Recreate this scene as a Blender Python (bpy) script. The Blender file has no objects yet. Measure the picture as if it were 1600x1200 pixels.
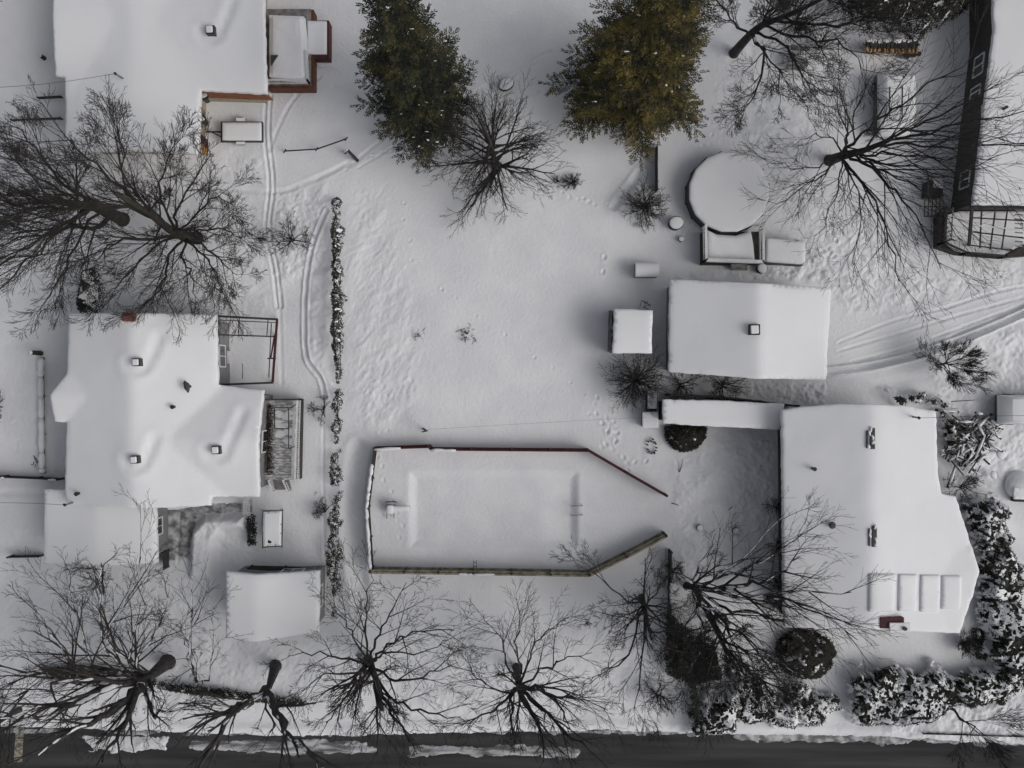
import bpy, math, random
import numpy as np
from mathutils import Vector, Matrix
from mathutils.geometry import delaunay_2d_cdt

# ------------------------------------------------------------------ camera, sky, sun, exposure
scene = bpy.context.scene
COL = scene.collection
H = 60.0            # drone height, metres
SC = 0.04           # metres per photograph pixel on the ground
cam_d = bpy.data.cameras.new("camera"); cam = bpy.data.objects.new("camera", cam_d); COL.objects.link(cam)
cam.location = (0, 0, H); cam.rotation_euler = (0, 0, 0)
cam_d.sensor_width = 36; cam_d.lens = 36 * H / (1600 * SC); cam_d.clip_end = 6000; cam_d.clip_start = 0.5
scene.camera = cam

SUN_EL, SUN_AZ = math.radians(42), math.radians(-22)      # azimuth measured from +x towards +y
world = bpy.data.worlds.new("World"); scene.world = world; world.use_nodes = True
nt = world.node_tree; nt.nodes.clear()
sky = nt.nodes.new("ShaderNodeTexSky"); sky.sky_type = 'NISHITA'; sky.sun_disc = False
sky.sun_elevation = SUN_EL; sky.sun_rotation = math.pi / 2 - SUN_AZ
sky.dust_density = 4.0; sky.air_density = 0.8; sky.ozone_density = 0.6
hs = nt.nodes.new("ShaderNodeHueSaturation"); hs.inputs['Saturation'].default_value = 0.30
bg = nt.nodes.new("ShaderNodeBackground"); bg.inputs[1].default_value = 0.14
wo = nt.nodes.new("ShaderNodeOutputWorld")
nt.links.new(sky.outputs[0], hs.inputs['Color']); nt.links.new(hs.outputs[0], bg.inputs[0]); nt.links.new(bg.outputs[0], wo.inputs[0])
sun_d = bpy.data.lights.new("sun", 'SUN'); sun_d.energy = 0.75; sun_d.angle = math.radians(38); sun_d.color = (1, .96, .9)
sun = bpy.data.objects.new("sun", sun_d); COL.objects.link(sun)
sdir = Vector((math.cos(SUN_EL) * math.cos(SUN_AZ), math.cos(SUN_EL) * math.sin(SUN_AZ), math.sin(SUN_EL)))
sun.rotation_euler = sdir.to_track_quat('Z', 'Y').to_euler()
scene.view_settings.view_transform = 'Standard'; scene.view_settings.look = 'None'
scene.view_settings.gamma = 1; scene.view_settings.exposure = -0.45

# ------------------------------------------------------------------ helpers
def P(px, py, h=0.0):
    k = SC * (1 - h / H)
    return Vector(((px - 800) * k, (600 - py) * k, h))
def XP(px, h): return (px - 800) * SC * (1 - h / H)
def YP(py, h): return (600 - py) * SC * (1 - h / H)

def mat(name, c1, c2=None, scale=3.0, rough=0.8, bump=0.0, bscale=30.0, snow=None, stretch=None, metal=0.0, thr=(.4, .6), spec=0.3):
    m = bpy.data.materials.new(name); m.use_nodes = True
    n = m.node_tree; N = n.nodes; L = n.links
    b = N['Principled BSDF']; b.inputs['Roughness'].default_value = rough; b.inputs['Metallic'].default_value = metal
    b.inputs['Specular IOR Level'].default_value = spec
    tc = N.new('ShaderNodeTexCoord'); src = tc.outputs['Object']
    if stretch:
        mp = N.new('ShaderNodeMapping'); mp.inputs['Scale'].default_value = stretch
        L.new(src, mp.inputs[0]); src = mp.outputs[0]
    c2 = c2 or tuple(x * 0.8 for x in c1)
    no = N.new('ShaderNodeTexNoise'); no.inputs['Scale'].default_value = scale; no.inputs['Detail'].default_value = 6
    L.new(src, no.inputs['Vector'])
    cr = N.new('ShaderNodeValToRGB'); cr.color_ramp.elements[0].position = thr[0]; cr.color_ramp.elements[1].position = thr[1]
    cr.color_ramp.elements[0].color = (*c1, 1); cr.color_ramp.elements[1].color = (*c2, 1)
    L.new(no.outputs[0], cr.inputs[0]); col = cr.outputs[0]
    if snow:       # snow caught on the upward faces: amount 0..1
        ge = N.new('ShaderNodeNewGeometry'); sx = N.new('ShaderNodeSeparateXYZ'); L.new(ge.outputs['Normal'], sx.inputs[0])
        n2 = N.new('ShaderNodeTexNoise'); n2.inputs['Scale'].default_value = 1.6; n2.inputs['Detail'].default_value = 4; L.new(tc.outputs['Object'], n2.inputs['Vector'])
        a = N.new('ShaderNodeMath'); a.operation = 'MULTIPLY'; L.new(sx.outputs[2], a.inputs[0]); L.new(n2.outputs[0], a.inputs[1])
        r = N.new('ShaderNodeMapRange'); r.inputs[1].default_value = snow; r.inputs[2].default_value = snow + .03; L.new(a.outputs[0], r.inputs[0])
        mx = N.new('ShaderNodeMix'); mx.data_type = 'RGBA'; L.new(r.outputs[0], mx.inputs[0]); L.new(col, mx.inputs[6]); mx.inputs[7].default_value = (.75, .76, .79, 1)
        col = mx.outputs[2]
    L.new(col, b.inputs['Base Color'])
    if bump:
        nb = N.new('ShaderNodeTexNoise'); nb.inputs['Scale'].default_value = bscale; nb.inputs['Detail'].default_value = 5; L.new(src, nb.inputs['Vector'])
        bp = N.new('ShaderNodeBump'); bp.inputs['Strength'].default_value = 1.0; bp.inputs['Distance'].default_value = bump
        L.new(nb.outputs[0], bp.inputs['Height']); L.new(bp.outputs[0], b.inputs['Normal'])
    return m

M = dict(
    snow=mat('snow', (.80, .808, .83), (.74, .75, .78), scale=.35, rough=.6, bump=.035, bscale=5.0),
    roofsnow=mat('roof_snow', (.80, .808, .83), (.77, .778, .80), scale=.25, rough=.6, bump=.01, bscale=2.5),
    bark=mat('bark', (.030, .028, .027), (.060, .056, .052), scale=4, rough=.9, bump=.01, bscale=20, snow=.55),
    twig=mat('twig_bark', (.030, .027, .026), (.05, .046, .043), scale=2, rough=.9),
    snowbark=mat('snowy_bark', (.035, .033, .032), (.07, .065, .06), scale=4, rough=.9, bump=.01, bscale=20, snow=.36),
    mossbark=mat('mossy_bark', (.033, .031, .028), (.055, .049, .033), scale=2.5, rough=.9, bump=.01, bscale=20, thr=(.45, .6), snow=.55),
    asphalt=mat('asphalt', (.026, .026, .027), (.060, .060, .062), scale=.9, rough=.85, bump=.004, bscale=60, stretch=(.10, 1.6, 1), thr=(.36, .66)),
    brightslush=mat('bright_slush', (.40, .40, .41), (.70, .71, .73), scale=1.5, rough=.6, bump=.03, bscale=8, thr=(.3, .5)),
    slush=mat('slush', (.12, .12, .125), (.50, .51, .53), scale=2.0, rough=.6, bump=.03, bscale=8, stretch=(.35, 1.5, 1), thr=(.4, .62)),
    dirty=mat('dirty_snow', (.15, .15, .155), (.58, .585, .60), scale=2.2, rough=.7, bump=.03, bscale=12, thr=(.38, .68)),
    siding=mat('beige_siding', (.42, .37, .28), (.36, .31, .23), rough=.7),
    greysiding=mat('grey_siding', (.22, .22, .225), (.18, .18, .185), rough=.7),
    whitesiding=mat('white_siding', (.62, .62, .62), (.55, .55, .56), rough=.6),
    darkbrick=mat('dark_brick', (.055, .05, .05), (.09, .08, .078), scale=9, rough=.9, bump=.01, bscale=30),
    brown=mat('brown_board', (.13, .050, .028), (.09, .035, .022), scale=3, rough=.7),
    maroon=mat('maroon_board', (.085, .024, .027), (.055, .018, .020), scale=3, rough=.7),
    amber=mat('amber_wood', (.55, .30, .09), (.40, .20, .06), scale=3, rough=.7),
    tan=mat('weathered_tan_wood', (.34, .31, .235), (.17, .155, .12), scale=3, rough=.85),
    greywood=mat('weathered_grey_wood', (.27, .265, .26), (.15, .148, .145), scale=3, rough=.85),
    darkwood=mat('dark_wood', (.035, .032, .03), (.06, .055, .05), scale=3, rough=.85),
    white=mat('white_paint', (.72, .72, .72), (.6, .6, .61), scale=2, rough=.5),
    black=mat('black_metal', (.025, .025, .026), (.04, .04, .04), rough=.5),
    steel=mat('brushed_steel', (.35, .35, .36), (.25, .25, .26), rough=.35, metal=.8),
    brickred=mat('red_brick', (.24, .10, .07), (.15, .06, .05), scale=8, rough=.9),
    fascia=mat('dark_fascia', (.07, .07, .07), (.045, .045, .045), rough=.6),
    fasciabrown=mat('brown_fascia', (.28, .10, .035), (.2, .07, .03), rough=.6),
    glass=mat('window_glass', (.02, .023, .027), (.03, .034, .04), rough=.08, spec=.6),
    rubber=mat('rubber', (.02, .02, .02), (.03, .03, .03), rough=.8),
    leaf=mat('evergreen_leaf', (.014, .017, .012), (.030, .033, .022), scale=3, rough=.6),
    bushleaf=mat('brown_evergreen_leaf', (.018, .019, .015), (.045, .040, .028), scale=2, rough=.7),
    conifer_dark=mat('conifer_needles', (.011, .015, .010), (.095, .085, .032), scale=1.1, rough=.65, thr=(.46, .70)),
    conifer_olive=mat('olive_conifer_needles', (.016, .019, .009), (.150, .116, .030), scale=1.1, rough=.65, thr=(.42, .66)),
    deadvine=mat('dead_vine', (.055, .032, .024), (.03, .02, .017), rough=.9),
    dustplank=mat('snow_dusted_planks', (.30, .295, .29), (.62, .63, .65), scale=3.5, rough=.8, thr=(.42, .62), stretch=(1, 2.5, 1)),
    reed=mat('dry_twig', (.09, .07, .055), (.05, .04, .035), rough=.9),
    carpaint=mat('grey_car_paint', (.12, .12, .125), (.10, .10, .105), rough=.3, metal=.3),
    logend=mat('split_log', (.55, .36, .16), (.26, .17, .09), scale=5, rough=.8, thr=(.4, .6)),
)

class MB:
    def __init__(s): s.v = []; s.f = []
    def add(s, vs, fs):
        o = len(s.v); s.v.extend([tuple(v) for v in vs]); s.f.extend([tuple(i + o for i in f) for f in fs])
    def hexa(s, b, t):      # 4 bottom corners, 4 top corners
        s.add(list(b) + list(t), [(3, 2, 1, 0), (4, 5, 6, 7), (0, 1, 5, 4), (1, 2, 6, 5), (2, 3, 7, 6), (3, 0, 4, 7)])
    def box(s, c, sz, rz=0.0):
        cx, cy, cz = c; a, b, h = sz[0] / 2, sz[1] / 2, sz[2] / 2; cr, sr = math.cos(rz), math.sin(rz)
        q = [(-a, -b), (a, -b), (a, b), (-a, b)]
        q = [(cx + x * cr - y * sr, cy + x * sr + y * cr) for x, y in q]
        s.hexa([(x, y, cz - h) for x, y in q], [(x, y, cz + h) for x, y in q])
    def bar(s, p, q, w, h=None):    # rectangular bar from p to q
        p, q = Vector(p), Vector(q); h = h or w; d = (q - p)
        if d.length < 1e-5: return
        d.normalize(); up = Vector((0, 0, 1)) if abs(d.z) < .9 else Vector((1, 0, 0))
        a = d.cross(up).normalized() * w / 2; b = a.cross(d).normalized() * h / 2
        s.hexa([p - a - b, p + a - b, p + a + b, p - a + b], [q - a - b, q + a - b, q + a + b, q - a + b])
    def tube(s, pts, rad, k=6, cap=True):
        n = len(pts); o = len(s.v); pa = None
        for i in range(n):
            p = pts[i]; t = pts[min(i + 1, n - 1)] - pts[max(i - 1, 0)]
            if t.length < 1e-7: t = Vector((0, 0, 1))
            t.normalize()
            if pa is None:
                pa = t.cross(Vector((0, 0, 1)) if abs(t.z) < .9 else Vector((1, 0, 0)))
            else: pa = pa - t * pa.dot(t)
            if pa.length < 1e-6: pa = t.orthogonal()
            pa.normalize(); pb = t.cross(pa); r = rad[i]
            for j in range(k):
                a = 2 * math.pi * j / k; c = math.cos(a) * r; d = math.sin(a) * r
                s.v.append((p.x + pa.x * c + pb.x * d, p.y + pa.y * c + pb.y * d, p.z + pa.z * c + pb.z * d))
        for i in range(n - 1):
            for j in range(k):
                a = o + i * k + j; b = o + i * k + (j + 1) % k
                s.f.append((a, b, b + k, a + k))
        if cap:
            s.f.append(tuple(o + j for j in reversed(range(k)))); s.f.append(tuple(o + (n - 1) * k + j for j in range(k)))
    def cyl(s, c, r, h, k=20, r2=None):
        s.tube([Vector(c), Vector(c) + Vector((0, 0, h))], [r, r if r2 is None else r2], k)
    def blob(s, c, r, seed=0, flat=1.0, nu=12, nv=7, lump=.15, zmin=-1):
        R = random.Random(seed); ph = [R.uniform(0, 6.28) for _ in range(6)]; vs = []; fs = []
        rx, ry = (r if isinstance(r, tuple) else (r, r))
        for i in range(nv + 1):
            th = math.pi * i / nv
            for j in range(nu):
                a = 2 * math.pi * j / nu
                l = 1 + lump * (math.sin(2 * a + ph[0] + th) + math.sin(3 * a + ph[1] - 2 * th) * .6 + math.sin(3 * th + ph[2] + a) * .5) * math.sin(th)
                z = max(math.cos(th), zmin)
                vs.append((c[0] + rx * l * math.sin(th) * math.cos(a), c[1] + ry * l * math.sin(th) * math.sin(a), c[2] + (rx + ry) / 2 * flat * z))
        for i in range(nv):
            for j in range(nu):
                a = i * nu + j; b = i * nu + (j + 1) % nu
                fs.append((a, a + nu, b + nu, b))
        s.add(vs, fs)
    def build(s, name, m, parent=None, smooth=False, bevel=0.0):
        me = bpy.data.meshes.new(name); o = bpy.data.objects.new(name, me); COL.objects.link(o)
        loc = Vector(parent.matrix_basis.translation) if parent else Vector((0, 0, 0))
        if parent and parent.parent: loc = loc + Vector(parent.parent.matrix_basis.translation)
        v = np.array(s.v, dtype=np.float64).reshape(-1, 3)
        if not parent:
            loc = Vector(((v[:, 0].min() + v[:, 0].max()) / 2, (v[:, 1].min() + v[:, 1].max()) / 2, v[:, 2].min())); o.location = loc
        v = v - np.array(loc)
        me.from_pydata(v.tolist(), [], s.f); me.materials.append(M[m] if isinstance(m, str) else m)
        if smooth: me.polygons.foreach_set('use_smooth', [True] * len(me.polygons))
        me.update()
        if parent: o.parent = parent
        if bevel:
            b = o.modifiers.new('bevel', 'BEVEL'); b.width = bevel; b.segments = 2; b.limit_method = 'ANGLE'
        return o

def tag(o, label, cat, group=None, kind=None):
    o['label'] = label; o['category'] = cat
    if group: o['group'] = group
    if kind: o['kind'] = kind
    return o
def thing(name, loc, label, cat, group=None):
    o = bpy.data.objects.new(name, None); COL.objects.link(o); o.location = loc; o.empty_display_size = .3
    o.matrix_basis.translation = loc
    return tag(o, label, cat, group)

# ------------------------------------------------------------------ noise
def vnoise(x, y, s, seed):
    x = np.asarray(x, float) / s + seed * 17.13; y = np.asarray(y, float) / s - seed * 9.71
    xi = np.floor(x); yi = np.floor(y); fx = x - xi; fy = y - yi
    fx = fx * fx * (3 - 2 * fx); fy = fy * fy * (3 - 2 * fy)
    def h(a, b):
        v = np.sin(a * 127.1 + b * 311.7 + seed * 74.7) * 43758.5453
        return v - np.floor(v)
    return (h(xi, yi) * (1 - fx) + h(xi + 1, yi) * fx) * (1 - fy) + (h(xi, yi + 1) * (1 - fx) + h(xi + 1, yi + 1) * fx) * fy
def fbm(x, y, s, seed, o=4):
    r = 0; a = 1; t = 0
    for i in range(o):
        r = r + a * vnoise(x * (1 if i % 2 else .8) + (y * .6 if i % 2 == 0 else 0), y * (1 if i % 2 else .8) - (x * .6 if i % 2 == 0 else 0), s, seed + i); t += a; a *= .5; s *= .5
    return r / t - .5
def sstep(a, b, x):
    t = np.clip((x - a) / (b - a), 0, 1); return t * t * (3 - 2 * t)

# ------------------------------------------------------------------ ground: one sheet of snow with its banks, tracks and footprints
ST = 0.075
gx = np.arange(-34.5, 34.5 + 1e-6, ST); gy = np.arange(-26.5, 26.5 + 1e-6, ST)
far = np.array([1, 3, 8, 20, 50, 120, 300, 800, 2500.])
gx = np.concatenate([gx[0] - far[::-1], gx, gx[-1] + far]); gy = np.concatenate([gy[0] - far[::-1], gy, gy[-1] + far])
X, Y = np.meshgrid(gx, gy)
PX = X / SC + 800; PY = 600 - Y / SC
Z = fbm(X, Y, 9, 3, 4) * .35 + fbm(X, Y, 2.2, 8, 3) * .05
Z += fbm(X, Y, .5, 12, 3) * .008

def seg_d(ax, ay, bx, by, sl):
    x = PX[sl]; y = PY[sl]; dx, dy = bx - ax, by - ay; L2 = dx * dx + dy * dy + 1e-9
    t = np.clip(((x - ax) * dx + (y - ay) * dy) / L2, 0, 1)
    return np.hypot(x - ax - t * dx, y - ay - t * dy)
def window(x0, y0, x1, y1):
    i0 = max(0, np.searchsorted(gx, (x0 - 800) * SC) - 1); i1 = np.searchsorted(gx, (x1 - 800) * SC) + 1
    j0 = max(0, np.searchsorted(gy, (600 - y1) * SC) - 1); j1 = np.searchsorted(gy, (600 - y0) * SC) + 1
    return (slice(j0, j1), slice(i0, i1))
def smooth_line(pts, n=6):
    out = []
    for i in range(len(pts) - 1):
        p0 = pts[max(i - 1, 0)]; p1 = pts[i]; p2 = pts[i + 1]; p3 = pts[min(i + 2, len(pts) - 1)]
        for k in range(n):
            t = k / n
            out.append(tuple(.5 * (2 * b + (c - a) * t + (2 * a - 5 * b + 4 * c - d) * t * t + (3 * b - a - 3 * c + d) * t ** 3) for a, b, c, d in zip(p0, p1, p2, p3)))
    out.append(tuple(pts[-1])); return out
def path_d(pts, margin):
    xs = [p[0] for p in pts]; ys = [p[1] for p in pts]
    sl = window(min(xs) - margin, min(ys) - margin, max(xs) + margin, max(ys) + margin)
    d = np.full(X[sl].shape, 1e9)
    for a, b in zip(pts[:-1], pts[1:]): d = np.minimum(d, seg_d(a[0], a[1], b[0], b[1], sl))
    return sl, d
def groove(pts, w, depth, ridge=.3, rough=.0, seed=1):      # w in photo px
    pts = smooth_line(pts); sl, d = path_d(pts, w * 4)
    n = 1 + .5 * fbm(X[sl], Y[sl], .6, seed, 3) * 2
    Z[sl] -= depth * np.exp(-(d / w) ** 2) * n
    Z[sl] += depth * ridge * np.exp(-((d - w * 1.5) / (w * .5)) ** 2) * n
    if rough: Z[sl] += rough * fbm(X[sl], Y[sl], .35, seed + 5, 3) * np.exp(-(d / w) ** 2)
def poly_mask(poly, soft):      # signed soft mask in px
    xs = [p[0] for p in poly]; ys = [p[1] for p in poly]; sl = window(min(xs) - soft * 2, min(ys) - soft * 2, max(xs) + soft * 2, max(ys) + soft * 2)
    x = PX[sl]; y = PY[sl]; ins = np.zeros(x.shape, bool); d = np.full(x.shape, 1e9); n = len(poly)
    for i in range(n):
        ax, ay = poly[i]; bx, by = poly[(i + 1) % n]
        c = ((ay > y) != (by > y)) & (x < (bx - ax) * (y - ay) / (by - ay + 1e-12) + ax); ins ^= c
        d = np.minimum(d, seg_d(ax, ay, bx, by, sl))
    sd = np.where(ins, d, -d)
    return sl, sstep(-soft, soft, sd), sd
def rough(poly, amp, s=.5, seed=1, soft=15, aniso=None):
    amp *= 1.3
    sl, m, _ = poly_mask(poly, soft)
    x, y = X[sl], Y[sl]
    if aniso:
        c, q = math.cos(aniso[0]), math.sin(aniso[0]); x, y = (x * c + y * q) / aniso[1], (-x * q + y * c)
    n = fbm(x, y, s, seed, 4)
    Z[sl] += m * amp * (n * 2 + .9 * np.abs(fbm(x, y, s * .38, seed + 40, 3)) * 2)
def raise_(poly, h, soft=8):
    sl, m, _ = poly_mask(poly, soft); Z[sl] += m * h
def prints(pts, step=11, off=3.0, r=2.2, depth=.10, seed=1):
    R = random.Random(seed); pts = smooth_line(pts); acc = 0; side = 1
    for a, b in zip(pts[:-1], pts[1:]):
        L = math.hypot(b[0] - a[0], b[1] - a[1]); acc += L
        while acc > step:
            acc -= step; side = -side; ux, uy = (b[0] - a[0]) / L, (b[1] - a[1]) / L
            cx = b[0] - uy * off * side + R.gauss(0, 1.6); cy = b[1] + ux * off * side + R.gauss(0, 1.6); dep = depth * R.uniform(.45, 1.25)
            if R.random() < .12: continue
            sl = window(cx - r * 4, cy - r * 4, cx + r * 4, cy + r * 4)
            dx = PX[sl] - cx; dy = PY[sl] - cy; u = dx * ux + dy * uy; v = -dx * uy + dy * ux
            d2 = (u / (r * 1.5)) ** 2 + (v / r) ** 2
            Z[sl] += -dep * np.exp(-d2 ** 1.5) + dep * .35 * np.exp(-(np.sqrt(d2) - 1.7) ** 2 * 3)

# pool yard and pool hollow
sl, m, sd = poly_mask([(590, 705), (912, 705), (1030, 775), (1030, 845), (915, 893), (586, 890)], 10); Z[sl] = Z[sl] * (1 - m) + m * (.03 + fbm(X[sl], Y[sl], 5, 5, 3) * .06)
sl, m, sd = poly_mask([(645, 742), (898, 742), (898, 850), (645, 850)], 8); Z[sl] += -m * (.06 + .22 * sstep(840, 895, PX[sl]) * (1 - .5 * sstep(780, 740, PY[sl])) + .10 * sstep(690, 650, PX[sl])) + .02 * np.exp(-((sd + 8) / 6) ** 2)
# driven / dug ways
for o_ in (-3.5, 3.5): groove([(420 + o_, 150), (417 + o_, 210), (424 + o_, 290), (418 + o_, 360), (430 + o_, 420), (436 + o_, 480)], 2.6, .09, .5, .15, 2)
groove([(432, 430), (437, 500), (440, 600)], 3, .03, .4, .02, 2)
groove([(545, 255), (480, 285), (430, 300), (360, 295), (300, 300)], 4, .06, .4, .08, 3)
groove([(500, 120), (455, 160), (420, 235)], 3, .04, .4, .05, 4); groove([(520, 135), (570, 150), (700, 160), (800, 110), (860, 80)], 2.5, .05, .4, .05, 5)
groove([(540, 265), (600, 215), (640, 180), (700, 140)], 3, .05, .4, .06, 6); groove([(560, 262), (620, 225), (640, 205)], 2, .04, .4, .03, 7)
groove([(430, 130), (460, 105), (500, 103), (530, 115)], 2.5, .05, .4, .03, 8)
# drift east of the left deck path and along the hedge
groove([(510, 330), (490, 380), (480, 430), (476, 500), (480, 560), (500, 590), (508, 620)], 3, .10, 1.2, .05, 9)
raise_([(482, 430), (516, 420), (516, 600), (500, 585), (480, 560)], .16, 10)
rough([(430, 300), (510, 290), (515, 420), (440, 440), (420, 380)], .10, .6, 21)
rough([(480, 440), (515, 440), (515, 600), (485, 580)], .08, 1.0, 22)
groove([(506, 600), (505, 750), (508, 900)], 2, .05, .3, .02, 10)
# wind-blown crust in the plot's west side
rough([(545, 290), (600, 300), (650, 480), (660, 560), (640, 660), (560, 660), (545, 500)], .055, .8, 23, 25, (math.radians(55), 2.2))
rough([(560, 590), (650, 590), (645, 625), (590, 670), (560, 660)], .06, .5, 24, 20)
groove([(560, 700), (548, 800), (560, 900), (565, 940)], 12, .16, .4, .02, 11)
rough([(550, 900), (600, 905), (580, 960), (550, 1000)], .05, .7, 25, 15)
# footprints
prints([(600, 295), (625, 310), (637, 360), (645, 405), (690, 450), (760, 500), (850, 570), (905, 610), (925, 650), (960, 670)], 31, 2.2, 1.6, .075, 1)
prints([(955, 345), (948, 385), (940, 440)], 26, 2, 2.6, .11, 2)
prints([(620, 650), (590, 700), (620, 800), (630, 850)], 17, 3, 2.2, .05, 3)
prints([(560, 240), (640, 245), (720, 270), (860, 300), (930, 318), (985, 312)], 9, 2.5, 1.8, .06, 4)
prints([(925, 610), (945, 660), (965, 680)], 8, 5, 2.2, .10, 5); prints([(945, 640), (958, 670), (950, 690)], 7, 7, 2.0, .10, 6)
prints([(800, 175), (870, 140), (940, 150), (1110, 190), (1150, 210)], 10, 3, 2, .06, 7)
prints([(740, 60), (700, 130), (690, 240)], 11, 3, 2, .05, 8); prints([(1130, 120), (1150, 170), (1100, 230)], 9, 4, 2, .07, 9)
prints([(1245, 385), (1300, 395), (1290, 330)], 7, 6, 2.2, .09, 10)
prints([(930, 680), (985, 730), (1010, 700)], 9, 4, 2.3, .08, 11)
groove([(960, 322), (985, 290), (1000, 270)], 6, .12, .5, .12, 12)
# right-hand driveway: plough furrows and wheel tracks
groove([(1640, 470), (1540, 515), (1440, 552), (1360, 572), (1292, 581)], 4, .22, 1.1, .03, 13)
groove([(1640, 440), (1560, 455), (1480, 480), (1400, 500), (1310, 535)], 2.4, .07, .6, .08, 14)
groove([(1640, 452), (1580, 470), (1500, 492), (1400, 522), (1310, 548)], 2.4, .06, .6, .08, 15)
groove([(1640, 462), (1560, 490), (1480, 520), (1400, 547), (1330, 565)], 2.2, .06, .6, .08, 16)
raise_([(1300, 590), (1440, 560), (1640, 490), (1640, 520), (1480, 575), (1360, 600)], .14, 9)
rough([(1260, 340), (1420, 340), (1440, 430), (1600, 410), (1600, 440), (1350, 500), (1300, 470), (1270, 420)], .085, .9, 26, 20)
rough([(1200, 420), (1300, 395), (1300, 440), (1210, 435)], .10, .4, 27, 8)
rough([(1440, 530), (1640, 500), (1640, 760), (1480, 760), (1470, 620)], .10, 1.0, 28, 15)
rough([(1070, 675), (1215, 680), (1215, 950), (1060, 910), (1050, 760)], .10, .9, 29, 15)
rough([(1040, 430), (1240, 415), (1240, 437), (1050, 440)], .08, .4, 30, 5)
rough([(1130, 40), (1290, 150), (1290, 330), (1240, 350), (1180, 240), (1110, 200)], .06, .6, 31, 20)
rough([(1050, 590), (1290, 600), (1290, 632), (1050, 615)], .10, .4, 32, 6)
rough([(0, 820), (70, 800), (70, 880), (300, 900), (350, 1000), (500, 1005), (520, 1110), (0, 1120)], .05, 1.0, 33, 20)
rough([(0, 480), (70, 500), (65, 740), (0, 740)], .04, .8, 34, 15)
rough([(600, 1000), (1030, 930), (1030, 1125), (540, 1125)], .04, .7, 35, 20)
rough([(200, 240), (420, 240), (420, 490), (110, 480), (60, 300)], .05, .6, 36, 20)
# left driveway bank
raise_([(303, 830), (322, 808), (385, 806), (385, 822), (350, 828), (338, 845), (335, 900), (300, 900)], .75, 8)
raise_([(248, 797), (392, 778), (392, 800), (345, 800), (305, 815), (296, 870), (248, 875)], -.12, 4)
rough([(300, 800), (400, 800), (400, 880), (300, 880)], .08, .7, 37, 6)
groove([(282, 800), (278, 880)], 2, .05, .3, .03, 17); 
# left side fences' drift and walks
groove([(85, 660), (84, 760)], 8, .1, .1, 0, 18); groove([(0, 770), (65, 770)], 6, .05, .2, .03, 19)
# drifts at the two front yards by the road
raise_([(1050, 1080), (1600, 1100), (1600, 1150), (1050, 1138)], .15, 12); rough([(1380, 1085), (1640, 1085), (1640, 1160), (1380, 1150)], .12, .7, 38, 8)
# road bed
road_top = [(-400, 1128), (0, 1134), (120, 1138), (300, 1146), (520, 1149), (760, 1143), (950, 1141), (1200, 1147), (1400, 1152), (1600, 1163), (2000, 1180)]
ry = np.interp(PX, [p[0] for p in road_top], [p[1] for p in road_top]); wob_ = fbm(X, Y * .3, 1.4, 51, 4) * 7 + fbm(X, Y, .25, 53, 2) * 4
rmask = sstep(-3, 3, PY - ry + wob_) * sstep(-4, 4, 1318 - PY)
bank = np.exp(-((PY - ry + 9) / 8) ** 2)
Z = Z * (1 - rmask) - .16 * rmask + bank * (.10 + .10 * fbm(X, Y, 1.0, 52, 3))
# flatten far away
Z = Z * np.clip(2.2 - np.maximum(np.abs(X) / 60, np.abs(Y) / 60), .02, 1) - .2 * rmask * (np.maximum(np.abs(X) / 60, np.abs(Y) / 60) > 1.2)
def grid_obj(name, X, Y, Z, m, keep=None):
    ny, nx = X.shape; v = np.stack([X, Y, Z], -1).reshape(-1, 3).astype(np.float32)
    idx = np.arange(nx * ny, dtype=np.int32).reshape(ny, nx)
    q = np.stack([idx[:-1, :-1], idx[:-1, 1:], idx[1:, 1:], idx[1:, :-1]], -1)
    q = q.reshape(-1, 4) if keep is None else q[keep]
    me = bpy.data.meshes.new(name); me.vertices.add(len(v)); me.vertices.foreach_set('co', v.ravel())
    me.loops.add(q.size); me.loops.foreach_set('vertex_index', q.ravel()); me.polygons.add(len(q))
    me.polygons.foreach_set('loop_start', np.arange(0, q.size, 4, dtype=np.int32)); me.polygons.foreach_set('use_smooth', np.ones(len(q), bool))
    me.update(calc_edges=True); me.materials.append(M[m]); o = bpy.data.objects.new(name, me); COL.objects.link(o); return o
g = grid_obj('ground', X, Y, Z, 'snow'); g['kind'] = 'structure'
def gz(px, py):
    x = (px - 800) * SC; y = (600 - py) * SC
    i = min(max(np.searchsorted(gx, x), 0), len(gx) - 1); j = min(max(np.searchsorted(gy, y), 0), len(gy) - 1)
    return float(Z[j, i])

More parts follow.
